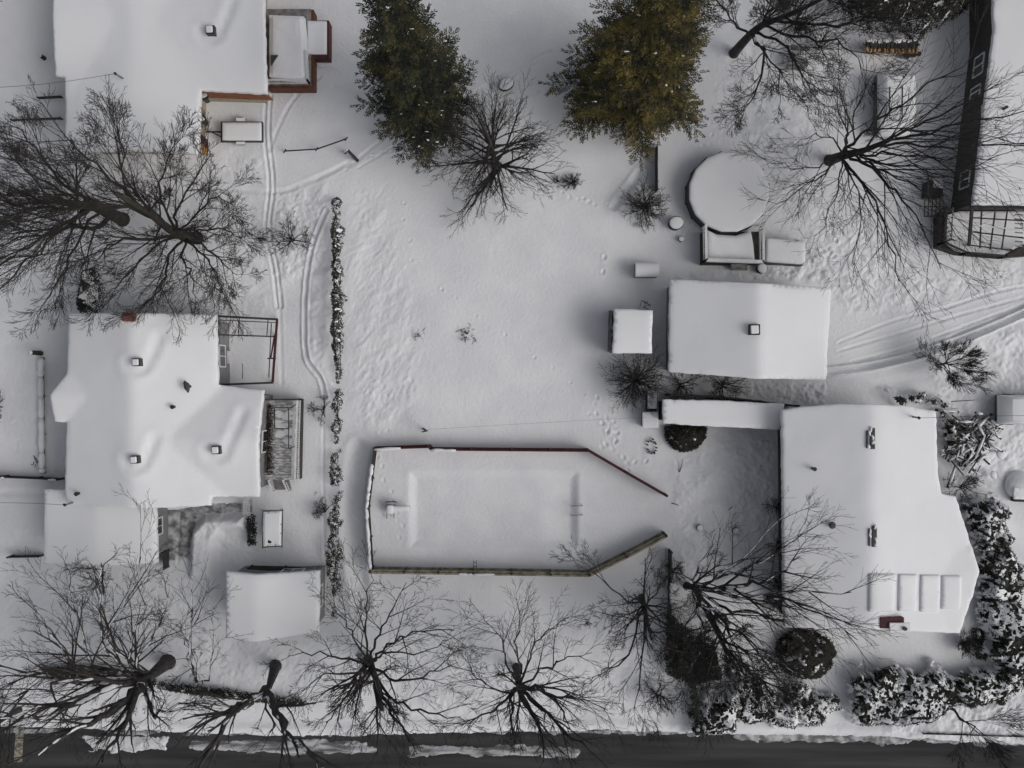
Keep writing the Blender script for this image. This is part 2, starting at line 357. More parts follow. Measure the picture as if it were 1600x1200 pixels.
# road and the thin snow left on it
rb = MB(); xs = list(range(-3000, 4700, 100))
for a, b in zip(xs[:-1], xs[1:]):
    ra = np.interp(a, [p[0] for p in road_top], [p[1] for p in road_top]) - 14; rb_ = np.interp(b, [p[0] for p in road_top], [p[1] for p in road_top]) - 14
    rb.add([P(a, 1328, 0) + Vector((0, 0, -.12)), P(b, 1328, 0) + Vector((0, 0, -.12)), P(b, rb_, 0) + Vector((0, 0, -.12)), P(a, ra, 0) + Vector((0, 0, -.12))], [(0, 1, 2, 3)])
o = rb.build('road', 'asphalt'); o['kind'] = 'structure'
def snow_patch(poly, name, m='slush', h=.05, soft=3, thr=.0, seed=3, base=-.118):
    xs = [p[0] for p in poly]; ys = [p[1] for p in poly]
    x = np.arange(P(min(xs) - 6, 0)[0], P(max(xs) + 6, 0)[0], .06); y = np.arange(P(0, max(ys) + 6)[1], P(0, min(ys) - 6)[1], .06)
    x, y = np.meshgrid(x, y); px = x / SC + 800; py = 600 - y / SC; ins = np.zeros(x.shape, bool); d = np.full(x.shape, 1e9); n = len(poly)
    for i in range(n):
        ax, ay = poly[i]; bx, by = poly[(i + 1) % n]; ins ^= ((ay > py) != (by > py)) & (px < (bx - ax) * (py - ay) / (by - ay + 1e-12) + ax)
        dx, dy = bx - ax, by - ay; t = np.clip(((px - ax) * dx + (py - ay) * dy) / (dx * dx + dy * dy + 1e-9), 0, 1); d = np.minimum(d, np.hypot(px - ax - t * dx, py - ay - t * dy))
    sd = np.where(ins, d, -d) + fbm(x, y * 3, 1.2, seed, 4) * 15 + fbm(x, y, .25, seed, 2) * 5
    if base is None:
        base = Z[np.clip(np.searchsorted(gy, y), 0, len(gy) - 1), np.clip(np.searchsorted(gx, x), 0, len(gx) - 1)] + .02
    z = base - .03 + h * sstep(-soft, soft * 2, sd) * (1 + fbm(x, y, .5, seed + 1, 3)) + .03 * sstep(-soft, 0, sd)
    k = (sd[:-1, :-1] > -soft) & (sd[1:, 1:] > -soft) & (sd[1:, :-1] > -soft) & (sd[:-1, 1:] > -soft)
    o = grid_obj(name, x, y, z, m, k); o['kind'] = 'structure'; return o
snow_patch([(130, 1154), (262, 1154), (258, 1174), (140, 1172)], 'snow', 'brightslush', .07)
snow_patch([(300, 1160), (560, 1160), (600, 1178), (380, 1178), (290, 1172)], 'snow', 'slush', .04, seed=7)
snow_patch([(640, 1168), (905, 1170), (900, 1182), (640, 1180)], 'snow', 'slush', .05, seed=9)
for k, (a, b, y0, y1, s) in enumerate([(-20, 560, 1141, 1143, 4), (560, 1150, 1139, 1141, 6), (1150, 1640, 1148, 1158, 8)]):
    snow_patch([(a, y0), (b, y0 + 6), (b, y1 + 6), (a, y1)], 'snow', 'dirty', .05, seed=20 + s)
snow_patch([(262, 800), (392, 784), (392, 796), (340, 798), (304, 812), (292, 872), (250, 872), (250, 800)], 'driveway', 'dirty', .05, seed=31, base=None)
mk = MB(); q = [P(24, 1130), P(36, 1131), P(33, 1192), P(20, 1192)]; mk.add([(v.x, v.y, -.112) for v in q], [(3, 2, 1, 0)])
M['paint'] = mat('worn_road_paint', (.35, .33, .25), (.14, .135, .12), scale=3, rough=.8)
o = mk.build('road_marking', 'paint'); o['kind'] = 'structure'

# ------------------------------------------------------------------ roofs and sheets
def Pf(p, hf):
    h = 3.0
    for _ in range(6):
        w = P(p[0], p[1], h); h = float(hf(w.x, w.y))
    return P(p[0], p[1], h)
def inset(poly, d):     # poly: world 2D, any orientation
    n = len(poly); A = sum(poly[i][0] * poly[(i + 1) % n][1] - poly[(i + 1) % n][0] * poly[i][1] for i in range(n)); sg = 1 if A > 0 else -1
    out = []
    for i in range(n):
        p0, p1, p2 = Vector(poly[i - 1]), Vector(poly[i]), Vector(poly[(i + 1) % n])
        e1 = (p1 - p0).normalized(); e2 = (p2 - p1).normalized(); n1 = Vector((-e1.y, e1.x)) * sg; n2 = Vector((-e2.y, e2.x)) * sg
        b = n1 + n2; l = b.length_squared
        out.append(tuple(p1 + (b * (2 * d / l) if l > .3 else n1 * d)))
    return out
def sheet_mb(poly, top, thick, step=.3, rnd=.0, seed=0, jag=0.0):
    """closed slab over a world polygon; top(x, y) gives its upper height"""
    R = random.Random(seed); pts = []; n = len(poly)
    for i in range(n):
        a, b = Vector(poly[i]), Vector(poly[(i + 1) % n]); k = max(1, int((b - a).length / step))
        nn = Vector((-(b - a).y, (b - a).x)).normalized()
        for j in range(k): pts.append(a + (b - a) * j / k + nn * (R.uniform(-jag, jag) if j else 0))
    nb = len(pts); edges = [(i, (i + 1) % nb) for i in range(nb)]
    xs = [p[0] for p in pts]; ys = [p[1] for p in pts]
    def din(x, y):
        ins = False; d = 1e9
        for i in range(n):
            ax, ay = poly[i]; bx, by = poly[(i + 1) % n]
            if ((ay > y) != (by > y)) and (x < (bx - ax) * (y - ay) / (by - ay + 1e-12) + ax): ins = not ins
            dx, dy = bx - ax, by - ay; t = max(0, min(1, ((x - ax) * dx + (y - ay) * dy) / (dx * dx + dy * dy + 1e-9))); d = min(d, math.hypot(x - ax - t * dx, y - ay - t * dy))
        return d if ins else -d
    x = min(xs)
    if rnd:
        ring = inset(poly, rnd * 1.3)
        m = len(ring)
        for i in range(m):
            a, b = Vector(ring[i]), Vector(ring[(i + 1) % m]); k = max(1, int((b - a).length / step))
            for j in range(k):
                q = a + (b - a) * j / k
                if din(q.x, q.y) > rnd * .8: pts.append(q)
    while x < max(xs):
        y = min(ys)
        while y < max(ys):
            q = (x + R.uniform(-.1, .1) * step, y + R.uniform(-.1, .1) * step)
            if din(*q) > max(step * .5, rnd * 2): pts.append(Vector(q))
            y += step
        x += step
    r = delaunay_2d_cdt([Vector((p[0], p[1])) for p in pts], edges, [], 1, 1e-5)
    vs, fs = r[0], r[2]; mb = MB(); tv = []
    def dd(v):
        d = 1e9
        for i in range(n):
            ax, ay = poly[i]; bx, by = poly[(i + 1) % n]; dx, dy = bx - ax, by - ay
            t = max(0, min(1, ((v.x - ax) * dx + (v.y - ay) * dy) / (dx * dx + dy * dy + 1e-9))); d = min(d, math.hypot(v.x - ax - t * dx, v.y - ay - t * dy))
        return d
    for v in vs:
        z = float(top(v.x, v.y))
        if rnd: z -= rnd * .8 * math.exp(-(dd(v) / rnd) ** 2 * 1.2)
        tv.append((v.x, v.y, z))
    th = [float(top(v.x, v.y)) - thick for v in vs]
    N_ = len(vs); mb.add(tv + [(v.x, v.y, h) for v, h in zip(vs, th)], [tuple(f) for f in fs] + [tuple(i + N_ for i in reversed(f)) for f in fs])
    # sides
    cnt = {}
    for f in fs:
        for i in range(len(f)): cnt[(f[i], f[(i + 1) % len(f)])] = 1
    for (a, b) in list(cnt):
        if (b, a) not in cnt: mb.f.append((b, a, a + N_, b + N_))
    return mb
def wob(seed, a=.05, s=2.5): return lambda x, y: float(fbm(np.array(x), np.array(y), s, seed, 3)) * a * 2

def building(name, label, cat, poly_px, hf, wall_m='greysiding', fascia='fascia', over=.45, snow_t=.32, step=.35, windows=True, seed=1, group=None, drift=.04, rnd=.06, furrows=()):
    w = wob(seed, drift); fr = []
    for (fx, fy, L) in furrows:
        c = Pf((fx, fy), hf); fr.append((c.x, c.y, [(c.x + .55 * math.cos(a), c.y + .55 * math.sin(a)) for a in (math.pi, 3.9, 4.7, 5.5, 6.1)] + [(c.x + .55 + .42 * L * u, c.y + L * u ** 1.25) for u in (.2, .45, .7, 1.0)]))
    def top(x, y):
        z = hf(x, y) + w(x, y)
        for cx_, cy_, line in fr:
            if abs(x - cx_) < 3.5 and abs(y - cy_) < 3.5:
                d = 9
                for (ax, ay), (bx, by) in zip(line[:-1], line[1:]):
                    dx, dy = bx - ax, by - ay; t_ = max(0, min(1, ((x - ax) * dx + (y - ay) * dy) / (dx * dx + dy * dy + 1e-9))); d = min(d, math.hypot(x - ax - t_ * dx, y - ay - t_ * dy))
                z -= .10 * math.exp(-(d / .24) ** 2) - .05 * math.exp(-((d - .5) / .25) ** 2)
        return z
    poly = [tuple(Pf(p, top)[:2]) for p in poly_px]
    cx = sum(p[0] for p in poly) / len(poly); cy = sum(p[1] for p in poly) / len(poly)
    t = thing(name, Vector((cx, cy, 0)), label, cat, group)
    snow = sheet_mb(poly, top, snow_t, step, rnd, seed, .028); o = snow.build('snow_cover', 'roofsnow', t, smooth=False)
    o.data.polygons.foreach_set('use_smooth', [abs(p.normal.z) > .3 for p in o.data.polygons]); 
    rp = inset(poly, .06); rf = sheet_mb(rp, lambda x, y: hf(x, y) - snow_t + .05, .20, 1.2); rf.build('roof', fascia, t)
    wp = inset(poly, over); mb = MB(); n = len(wp)
    A = sum(wp[i][0] * wp[(i + 1) % n][1] - wp[(i + 1) % n][0] * wp[i][1] for i in range(n))
    if A < 0: wp = wp[::-1]
    th = .12; inn = inset(wp, th)
    for i in range(n):
        a, b, c, d = wp[i], wp[(i + 1) % n], inn[(i + 1) % n], inn[i]
        k = max(1, int(math.hypot(b[0] - a[0], b[1] - a[1]) / .7)); L = lambda p, q, s: (p[0] + (q[0] - p[0]) * s, p[1] + (q[1] - p[1]) * s)
        for j in range(k):
            q = [L(a, b, j / k), L(a, b, (j + 1) / k), L(d, c, (j + 1) / k), L(d, c, j / k)]
            mb.hexa([(x, y, -.5) for x, y in q], [(x, y, hf(x, y) - snow_t - .16) for x, y in q])
    mb.build('wall', wall_m, t)
    if windows:
        R = random.Random(seed)
        for i in range(n):
            a, b = Vector(wp[i]), Vector(wp[(i + 1) % n]); L_ = (b - a).length
            if L_ < 2.4: continue
            k = max(1, int(L_ / 3.6)); e = (b - a).normalized(); nn = Vector((e.y, -e.x)); ang = math.atan2(e.y, e.x)
            for j in range(k):
                c = a + (b - a) * (j + .5) / k; top_z = float(hf(c.x, c.y)) - snow_t - .4
                if top_z < 1.4: continue
                ww = R.choice([1.0, 1.3, 1.6]); z1 = min(top_z, 2.15); z0 = .95; zc = (z0 + z1) / 2
                pp = thing_part_window(t, c, nn, ang, ww, zc, z1 - z0)
    return t, poly, wp
def thing_part_window(t, c, nn, ang, ww, zc, hh):
    mb = MB(); e = Vector((math.cos(ang), math.sin(ang)))
    q = c + nn * .03
    for s in (-1, 1): mb.box((*(q + e * s * (ww / 2)), zc), (.08, .07, hh + .08), ang)
    for s in (-1, 1): mb.box((*q, zc + s * hh / 2), (ww - .08, .07, .08), ang)
    mb.box((*q, zc), (.045, .05, hh - .08), ang)
    o = mb.build('window', 'white', t); g_ = MB(); g_.box((*(c + nn * .012), zc), (ww - .08, .02, hh - .08), ang)
    gl = g_.build('pane', 'glass', t); gl.parent = o
    return o
def abs_s(v, r=.25): return math.sqrt(v * v + r * r)
def gable_x(px_ridge, top, slope, r=.25):       # ridge runs north-south
    xr = XP(px_ridge, top); return lambda x, y: top + .1 - slope * abs_s(x - xr, r)
def gable_y(py_ridge, top, slope, r=.25):
    yr = YP(py_ridge, top); return lambda x, y: top + .1 - slope * abs_s(y - yr, r)

def roof_vent(t_label, px, py, hf, s=.42, h=.45, dark='black', group=None):
    w = Pf((px, py), lambda x, y: hf(x, y) + h * .6); base = float(hf(w.x, w.y))
    t = thing('roof_vent', Vector((w.x, w.y, base - .1)), t_label, 'vent', group)
    m = MB(); m.box((w.x, w.y, base + h / 2 - .2), (s, s, h + .3)); m.build('housing', dark, t, bevel=.015)
    m = MB(); m.box((w.x - s * .04, w.y, base + h + .0), (s * .74, s * .78, .16), .05); m.build('snow_cap', 'roofsnow', t, bevel=.05)
    return t
def vent_pipe(lab, px, py, hf, r=.09, h=.35):
    w = Pf((px, py), lambda x, y: hf(x, y) + h); b = float(hf(w.x, w.y))
    t = thing('vent_pipe', Vector((w.x, w.y, b - .2)), lab, 'pipe', 'plumbing pipes on the roofs')
    m = MB(); m.cyl((w.x, w.y, b - .2), r, h + .2, 14); m.build('pipe', 'black', t, smooth=False)
    m = MB(); m.cyl((w.x, w.y, b + h - .02), r * 1.35, .05, 14); m.build('collar', 'black', t)
    return t

# ---- house at the top left
hA1 = lambda x, y: max(3.9 + .1 - .12 * abs_s(x - XP(205, 4), .4), 3.9 - .10 * abs_s(y - YP(30, 4), .6) - .0 * x - .02 * (x - XP(205, 4)))
houseA, polyA, wpA = building('house', 'large white-roofed house at the top left with a brown fascia beside its snowy deck', 'house',
    [(86, -160), (86, 118), (101, 121), (101, 239), (180, 235), (310, 241), (313, 140), (417, 146), (415, -160)], hA1, 'siding', 'fasciabrown', over=.75, seed=11, windows=False, step=.26, furrows=[(329, 47, 1.7)])
m = MB(); a, b = P(315, 141, 3.4), P(416, 146, 3.4); m.bar(Vector((a.x + .05, a.y + .06, 2.45)), Vector((b.x, b.y + .08, 2.45)), .08, 1.2); m.build('trim_board', 'fasciabrown', houseA)
roof_vent('snow-capped square roof vent with two wind furrows, on the top left roof', 329, 47, hA1, .5, .4)
# ---- left house
def hB(x, y):
    main = 4.7 + .1 - .25 * abs_s(x - XP(207, 4.6))
    cross = 4.25 + .1 - .25 * abs_s(y - YP(688, 4.2)) if x > XP(200, 4) else -9
    d = 4.15 + .1 - .20 * abs_s(y - YP(618, 4)) if x < XP(200, 4) else -9
    z = max(main, cross, 2.6)
    if x < XP(200, 4): z = max(z, d - .05 * abs(x - XP(200, 4)))
    return z
houseB, polyB, wpB = building('house', 'rambling left house under smooth snow with three square vents and a long narrow lower wing', 'house',
    [(107, 490), (338, 491), (340, 601), (412, 610), (405, 776), (331, 777), (329, 790), (245, 794), (170, 792), (104, 788), (101, 765), (104, 660), (85, 659), (78, 617), (104, 583)],
    hB, 'greysiding', over=.35, seed=12, drift=.04, step=.24, furrows=[(214, 566, 1.5), (211, 718, 1.2), (338, 703, 2.2)])
def absorb(t, dst):      # make one building's pieces parts of another
    off = Vector(t.location) - Vector(dst.location)
    for ch in list(t.children):
        ch.parent = dst; ch.location = Vector(ch.location) + off
    bpy.data.objects.remove(t)
t_, _, _ = building('house', 'wing', 'house', [(69, 765), (170, 765), (243, 776), (245, 880), (160, 884), (68, 880)], lambda x, y: 3.2 + .1 - .14 * abs_s(x - XP(150, 3.3)), 'greysiding', over=.35, seed=22, drift=.03)
absorb(t_, houseB)
gv = 'square vents on the left house roof'
roof_vent('northernmost square vent on the left house roof, below the brick chimney', 214, 566, hB, .45, .42, group=gv)
roof_vent('square vent on the left house roof near the ridge, south-west of the other two', 211, 718, hB, .45, .42, group=gv)
roof_vent('square vent nearest the wooden deck on the left house roof', 338, 703, hB, .48, .42, group=gv)
vent_pipe('small black pipe at the left house roof valley, beside a taller dark fan', 269, 636, hB)
vent_pipe('small black pipe low on the west slope of the left house roof', 119, 772, hB)
w = Pf((291, 604), lambda x, y: hB(x, y) + .6); b = hB(w.x, w.y)
t = thing('roof_fan', Vector((w.x, w.y, b - .1)), 'dark upright roof fan with a leafy silhouette on the left house', 'fan')
m = MB(); m.cyl((w.x, w.y, b - .2), .10, .6, 12); m.build('pipe', 'black', t); m = MB(); m.blob((w.x, w.y, b + .5), (.16, .30), 3, .7, lump=.3); m.build('head', 'fascia', t, smooth=True)
w = P(200, 495, 5.0); t = thing('chimney', Vector((w.x, w.y, 3.5)), 'red brick chimney with two snowy pots at the north edge of the left house', 'chimney')
m = MB(); m.box((w.x, w.y, 4.4), (.62, .5, 1.3)); m.build('stack', 'brickred', t); 
for s in (-.16, .16): m = MB(); m.cyl((w.x + s, w.y, 5.051), .11, .22, 12); m.build('flue', 'brickred', t)
m = MB(); m.blob((w.x - .50, w.y, 4.55), .32, 4, .4); m.build('snow_cap', 'roofsnow', t, smooth=True)
# ---- garage in the right middle
hG = gable_x(1186, 3.9, .24, .03)
garage, polyG, wpG = building('garage', 'detached grey-slope garage with a vertical ridge and one square vent beside the driveway', 'garage',
    [(1047, 436), (1186, 442), (1299, 450), (1291, 593), (1186, 592), (1045, 581)], hG, 'greysiding', over=.25, seed=13, drift=.03)
roof_vent('snow-capped square vent near the ridge of the garage roof', 1179, 515, hG, .62, .3)
# ---- right house
def hR(x, y):
    z = 4.9 + .1 - .22 * abs_s(x - XP(1362, 4.8), .35)
    if y < YP(860, 4.5): z = max(z, 4.3 - .12 * abs_s(x - XP(1430, 4.2), .5) - .06 * abs(y - YP(930, 4)))
    return max(z, 2.6)
houseR, polyR, wpR = building('house', 'wide right house with skylight slots on its ridge and panel humps at the south end', 'house',
    [(1222, 640), (1262, 635), (1310, 631), (1362, 631), (1420, 634), (1463, 643), (1466, 740), (1472, 772), (1494, 776), (1513, 835), (1531, 893), (1500, 990), (1424, 987), (1391, 984), (1366, 984), (1225, 980)],
    hR, 'darkbrick', over=.8, seed=14, drift=.06, step=.25)
vent_pipe('small black pipe on the upper west slope of the right house roof', 1273, 733, hR)
w = Pf((1301, 821), lambda x, y: hR(x, y) + .3); b = hR(w.x, w.y); t = thing('roof_vent', Vector((w.x, w.y, b - .1)), 'round dark mushroom vent on the west slope of the right house roof', 'vent')
m = MB(); m.cyl((w.x, w.y, b - .2), .12, .4, 14); m.build('pipe', 'black', t); m = MB(); m.blob((w.x, w.y, b + .25), .21, 5, .4, lump=.02); m.build('hood', 'fascia', t, smooth=True)
for px, py, lab, sd in ((1361, 684, 'upper ridge slot of dark shingle showing through snow on the right house', 1), (1364, 837, 'lower ridge slot of dark shingle showing through snow on the right house', 2)):
    R = random.Random(sd); w = Pf((px, py), lambda x, y: hR(x, y) + .1); b = hR(w.x, w.y)
    t = thing('ridge_vent', Vector((w.x, w.y, b - .1)), lab, 'ridge vent', 'dark ridge vents on the right house')
    m = MB(); m.box((w.x + .10, w.y - .05, b + .02), (.27, 1.2, .16)); m.box((w.x - .19, w.y - .1, b + .02), (.09, 1.0, .14)); m.build('louvre', 'fascia', t, bevel=.02)
    m = MB()
    for i in range(5): m.blob((w.x + R.uniform(-.18, .2), w.y - .5 + .25 * i, b + .09), (.07, .15), i + sd, .5, lump=.3)
    m.build('snow_cap', 'roofsnow', t, smooth=True)
for k, (x0, x1, y0, y1, lab) in enumerate([(1359, 1400, 897, 956, 'snow-buried roof panel at the west end of the row of four'), (1406, 1434, 898, 955, 'snow-buried roof panel second from the west, between two furrows'),
    (1440, 1470, 899, 956, 'snow-buried roof panel third from the west, smooth and low'), (1473, 1503, 900, 952, 'snow-buried roof panel at the east end with a thin rim line')]):
    zt = lambda x, y: hR(x, y) + .13
    poly = [tuple(Pf(p, zt)[:2]) for p in ((x0, y0), (x1, y0), (x1 - 2, y1), (x0 - 1, y1))]
    c = Vector((sum(p[0] for p in poly) / 4, sum(p[1] for p in poly) / 4)); t = thing('solar_panel', Vector((c.x, c.y, hR(c.x, c.y) - .1)), lab, 'solar panel', 'panels on the right house roof')
    sheet_mb(poly, zt, .2, .25, .07, k).build('snow_cover', 'roofsnow', t, smooth=True)
    sheet_mb(inset(poly, .01), lambda x, y: hR(x, y) + .03, .1, .6).build('panel', 'black', t)
def chimney_R():
    w = P(1398, 977, 5.0); t = thing('chimney', Vector((w.x, w.y, 2)), 'low maroon brick chimney with a white cap and round flue on the south eave', 'chimney')
    m = MB(); m.box((w.x - .12, w.y + .12, 4.2), (1.35, .62, 1.5)); m.build('stack', 'maroon', t)
    m = MB(); m.box((w.x + .28, w.y - .12, 5.02), (1.2, .55, .14)); m.build('cap', 'roofsnow', t, bevel=.03)
    m = MB(); m.cyl((w.x + .52, w.y - .15, 5.08), .11, .16, 14); m.build('flue', 'black', t)
chimney_R()
# ---- breezeway between fence and right house
hBW = lambda x, y: 2.75 - .05 * (y - YP(650, 2.7))
building('covered_walkway', 'long narrow snow-topped walkway roof joining the right house', 'walkway', [(1036, 624), (1130, 626), (1226, 631), (1219, 672), (1130, 667), (1036, 662)], hBW, 'darkbrick', over=.15, seed=15, windows=False, snow_t=.25, drift=.03)
# ---- lower left shed
hS = gable_x(400, 3.4, .11, .05)
building('shed', 'squarish outbuilding with a flat bright roof beside the lower left street trees', 'shed', [(353, 893), (400, 898), (499, 892), (498, 988), (400, 1003), (353, 996)], hS, 'greysiding', over=.25, seed=16, drift=.03)
# ---- garden shed in plot
hP = gable_y(518, 2.75, .10, .5)
t, pp_, wp_ = building('garden_shed', 'small white-roofed garden shed with dark openings in its west wall, inside the open plot', 'shed', [(960, 482), (1020, 485), (1019, 523), (1019, 552), (957, 552), (959, 520)], hP, 'greywood', over=.10, seed=17, windows=False, snow_t=.3, drift=.02)
# lean-to shelf west of the shed
w0 = P(957, 518, 1.4); t = thing('firewood_rack', P(956, 518), 'narrow dark firewood rack against the west wall of the garden shed', 'rack')
m = MB(); m.bar(P(955, 486, 2.0), P(953, 550, 2.0), .12, .06); m.bar(P(955, 486, .3), P(953, 550, .3), .3, .08); m.build('shelf', 'greywood', t)
for k in range(4):
    m = MB(); y = 486 + k * 21.3; m.bar(P(954.5, y, -.1), P(954.5, y, 2.0), .09); m.build('post', 'darkwood', t)
m = MB()
R = random.Random(5)
for i in range(40):
    a = P(954 + R.uniform(-2, 2), 488 + R.uniform(0, 60), .4 + R.uniform(0, 1.3)); m.tube([a, a + Vector((.3, R.uniform(-.03, .03), 0))], [.07, .06], 6)
m.build('firewood', 'darkwood', t)

# ---- dark building at the top right
hF = lambda x, y: 3.15 + .02 * (x - 27)
building('house', 'long dark-walled house at the right edge with white window frames', 'house', [(1552, 30), (1553, 48), (1536, 180), (1520, 320), (1800, 322), (1800, -150), (1552, -150)], hF, 'darkbrick', over=.12, seed=18, windows=False, drift=.05, snow_t=.22)
F = [o for o in bpy.data.objects if o.get('label', '').startswith('long dark-walled')][0]
def wallpt(py, z):     # west wall face of that house
    t_ = (py - 48) / (320 - 48); a = P(1553 - 33 * t_, py, 3.2); return Vector((a.x + .12, a.y, z))
for py0, py1 in ((72, 104), (122, 140), (258, 285)):
    m = MB(); g_ = MB()
    for z0 in (.95, 2.15): m.bar(wallpt(py0, z0) + Vector((-.03, 0, 0)), wallpt(py1, z0) + Vector((-.03, 0, 0)), .09, .09)
    for q in (py0, (py0 + py1) / 2, py1): m.bar(wallpt(q, .95) + Vector((-.04, 0, 0)), wallpt(q, 2.15) + Vector((-.04, 0, 0)), .08, .08)
    o = m.build('window', 'white', F); g_.bar(wallpt(py0, 1.55) + Vector((-.01, 0, 0)), wallpt(py1, 1.55) + Vector((-.01, 0, 0)), .015, 1.15); p_ = g_.build('pane', 'glass', F); p_.parent = o
m = MB(); w = wallpt(170, 2.9); m.bar(w + Vector((-.1, .3, 0)), w + Vector((-.1, -.3, 0)), .1, .1); m.build('wall_lamp', 'white', F)
w = P(1568, 170, 3.2); t = thing('vent_pipe', Vector((w.x, w.y, 3)), 'small black pipe on the roof of the dark-walled house at the right edge', 'pipe', 'plumbing pipes on the roofs'); m = MB(); m.cyl((w.x, w.y, 2.9), .09, .7, 12); m.build('pipe', 'black', t)

# ------------------------------------------------------------------ fences, rails, decks
def fence(name, label, pts, h, m_, post_m=None, th=.10, step=2.3, gap=.0, cap=None, base=True, cap_w=.2, lean=0, group=None, seed=1, jit=.0):
    R = random.Random(seed); a0 = P(*pts[0]); t = thing(name, Vector((a0.x, a0.y, 0)), label, 'fence', group); m = MB(); c = MB(); posts = []
    for (ax, ay), (bx, by) in zip(pts[:-1], pts[1:]):
        a, b = P(ax, ay, 0), P(bx, by, 0); L = (b - a).length; k = max(1, round(L / step))
        n = max(1, int(L / .16))
        for j in range(n):
            p = a + (b - a) * j / n; q = a + (b - a) * (j + 1 - (gap if j % 1 == 0 else 0)) / n; zh = h + R.uniform(-jit, jit)
            m.bar(Vector((p.x, p.y, zh / 2 - .15)), Vector((q.x, q.y, zh / 2 - .15)), th * .4, zh + .3)
        d = (b - a).normalized(); nn = Vector((-d.y, d.x, 0))
        m.bar(a + Vector((0, 0, h - .2)) + nn * th * .45, b + Vector((0, 0, h - .2)) + nn * th * .45, th * .5, .1); m.bar(a + Vector((0, 0, .35)) + nn * th * .45, b + Vector((0, 0, .35)) + nn * th * .45, th * .5, .1)
        for j in range(k + 1): posts.append(a + (b - a) * j / k + nn * th * .3)
        if cap:
            x = 0
            while x < L:
                l = R.uniform(.5, 2.2)
                if R.random() < cap:
                    p = a + d * x; q = a + d * min(L, x + l); K = 5
                    c.tube([p + (q - p) * i / K + Vector((R.uniform(-.02, .02), R.uniform(-.02, .02), h + .02)) for i in range(K + 1)], [cap_w * .3] + [cap_w * R.uniform(.4, .55) for _ in range(K - 1)] + [cap_w * .3], 7)
                x += l
    m.build('panel', m_, t)
    last = None
    for p in posts:
        if last is not None and (p - last).length < .3: continue
        last = p; q = MB(); pw = min(th * 1.15, .13); q.box((p.x, p.y, h / 2 - .1), (pw, pw, h + .34)); q.build('post', post_m or m_, t)
    if cap and c.v: c.build('snow_cap', 'roofsnow', t, smooth=True)
    return t
fence('fence', 'maroon board fence along the north side of the pool yard', [(589, 700), (672, 697), (676, 701), (800, 702), (917, 703), (975, 737), (1036, 772)], 1.35, 'maroon', th=.17, cap=.10, seed=3, jit=.02)
fence('fence', 'tan weathered fence along the south side of the pool yard', [(583, 888), (740, 890), (918, 893), (975, 865), (1036, 833)], 1.5, 'tan', 'darkwood', th=.24, cap=.12, seed=4, cap_w=.14, jit=.02)
fence('fence', 'snow-crusted dark fence closing the west end of the pool yard', [(588, 703), (577, 790), (583, 885)], 1.2, 'darkwood', th=.12, cap=.75, cap_w=.24, seed=5, jit=.02)
fence('fence', 'tall dark boundary fence between the open plot and the right neighbour, lower part', [(1044, 858), (1043, 960), (1042, 1010)], 1.3, 'darkwood', th=.08, seed=6, jit=.02, cap=.2)
fence('fence', 'dark vertical boundary fence below the olive conifer', [(1024, 232), (1024, 300)], 1.0, 'darkwood', th=.05, seed=7)
fence('fence', 'long dark board fence beside the west wall of the right house', [(1216, 672), (1219, 800), (1220, 955)], 1.2, 'darkwood', th=.08, seed=8, jit=.03)
fence('fence', 'grey slat fence with snow ledge against the west end of the garage', [(1046, 458), (1043, 578)], 1.6, 'greywood', 'darkwood', th=.15, cap=.85, cap_w=.16, seed=9)
fence('fence', 'dark lattice fence along the north edge of the covered walkway', [(1040, 617), (1120, 620), (1232, 634)], 2.2, 'darkwood', th=.1, seed=10)
fence('fence', 'low rail fence running west from the left house to the picture edge', [(-40, 742), (66, 746), (100, 748)], .9, 'darkwood', th=.10, cap=.7, cap_w=.14, seed=11)
fence('fence', 'long snow-topped fence rail running south from the lamp post at far left', [(68, 560), (70, 738)], .35, 'greywood', th=.10, cap=1.0, cap_w=.42, seed=12)
fence('fence', 'short low fence beside the top left house, under the mast wire', [(62, 155), (98, 153)], .35, 'darkwood', th=.05, seed=13)
fence('fence', 'spiky dark picket fence beside the top left house', [(22, 190), (98, 187)], .4, 'darkwood', th=.06, seed=14, gap=.5, jit=.08)
fence('fence', 'short dark fence at the south-west corner of the left house', [(22, 868), (70, 867)], .8, 'darkwood', th=.08, seed=15)
fence('fence', 'small dark corner rail beside the left driveway', [(247, 862), (264, 860), (264, 885)], 1.0, 'black', th=.06, seed=16)
fence('fence', 'thin dark fence east of the square outbuilding', [(497, 890), (498, 965)], 1.2, 'darkwood', th=.06, seed=17)
fence('fence', 'dark retaining fence on the north side of the square outbuilding', [(395, 884), (500, 886)], 1.0, 'darkwood', th=.1, seed=18)
fence('fence', 'low dark wire fence at the south-east edge of the street lawn', [(1440, 1144), (1640, 1150)], .35, 'darkwood', th=.05, seed=19)

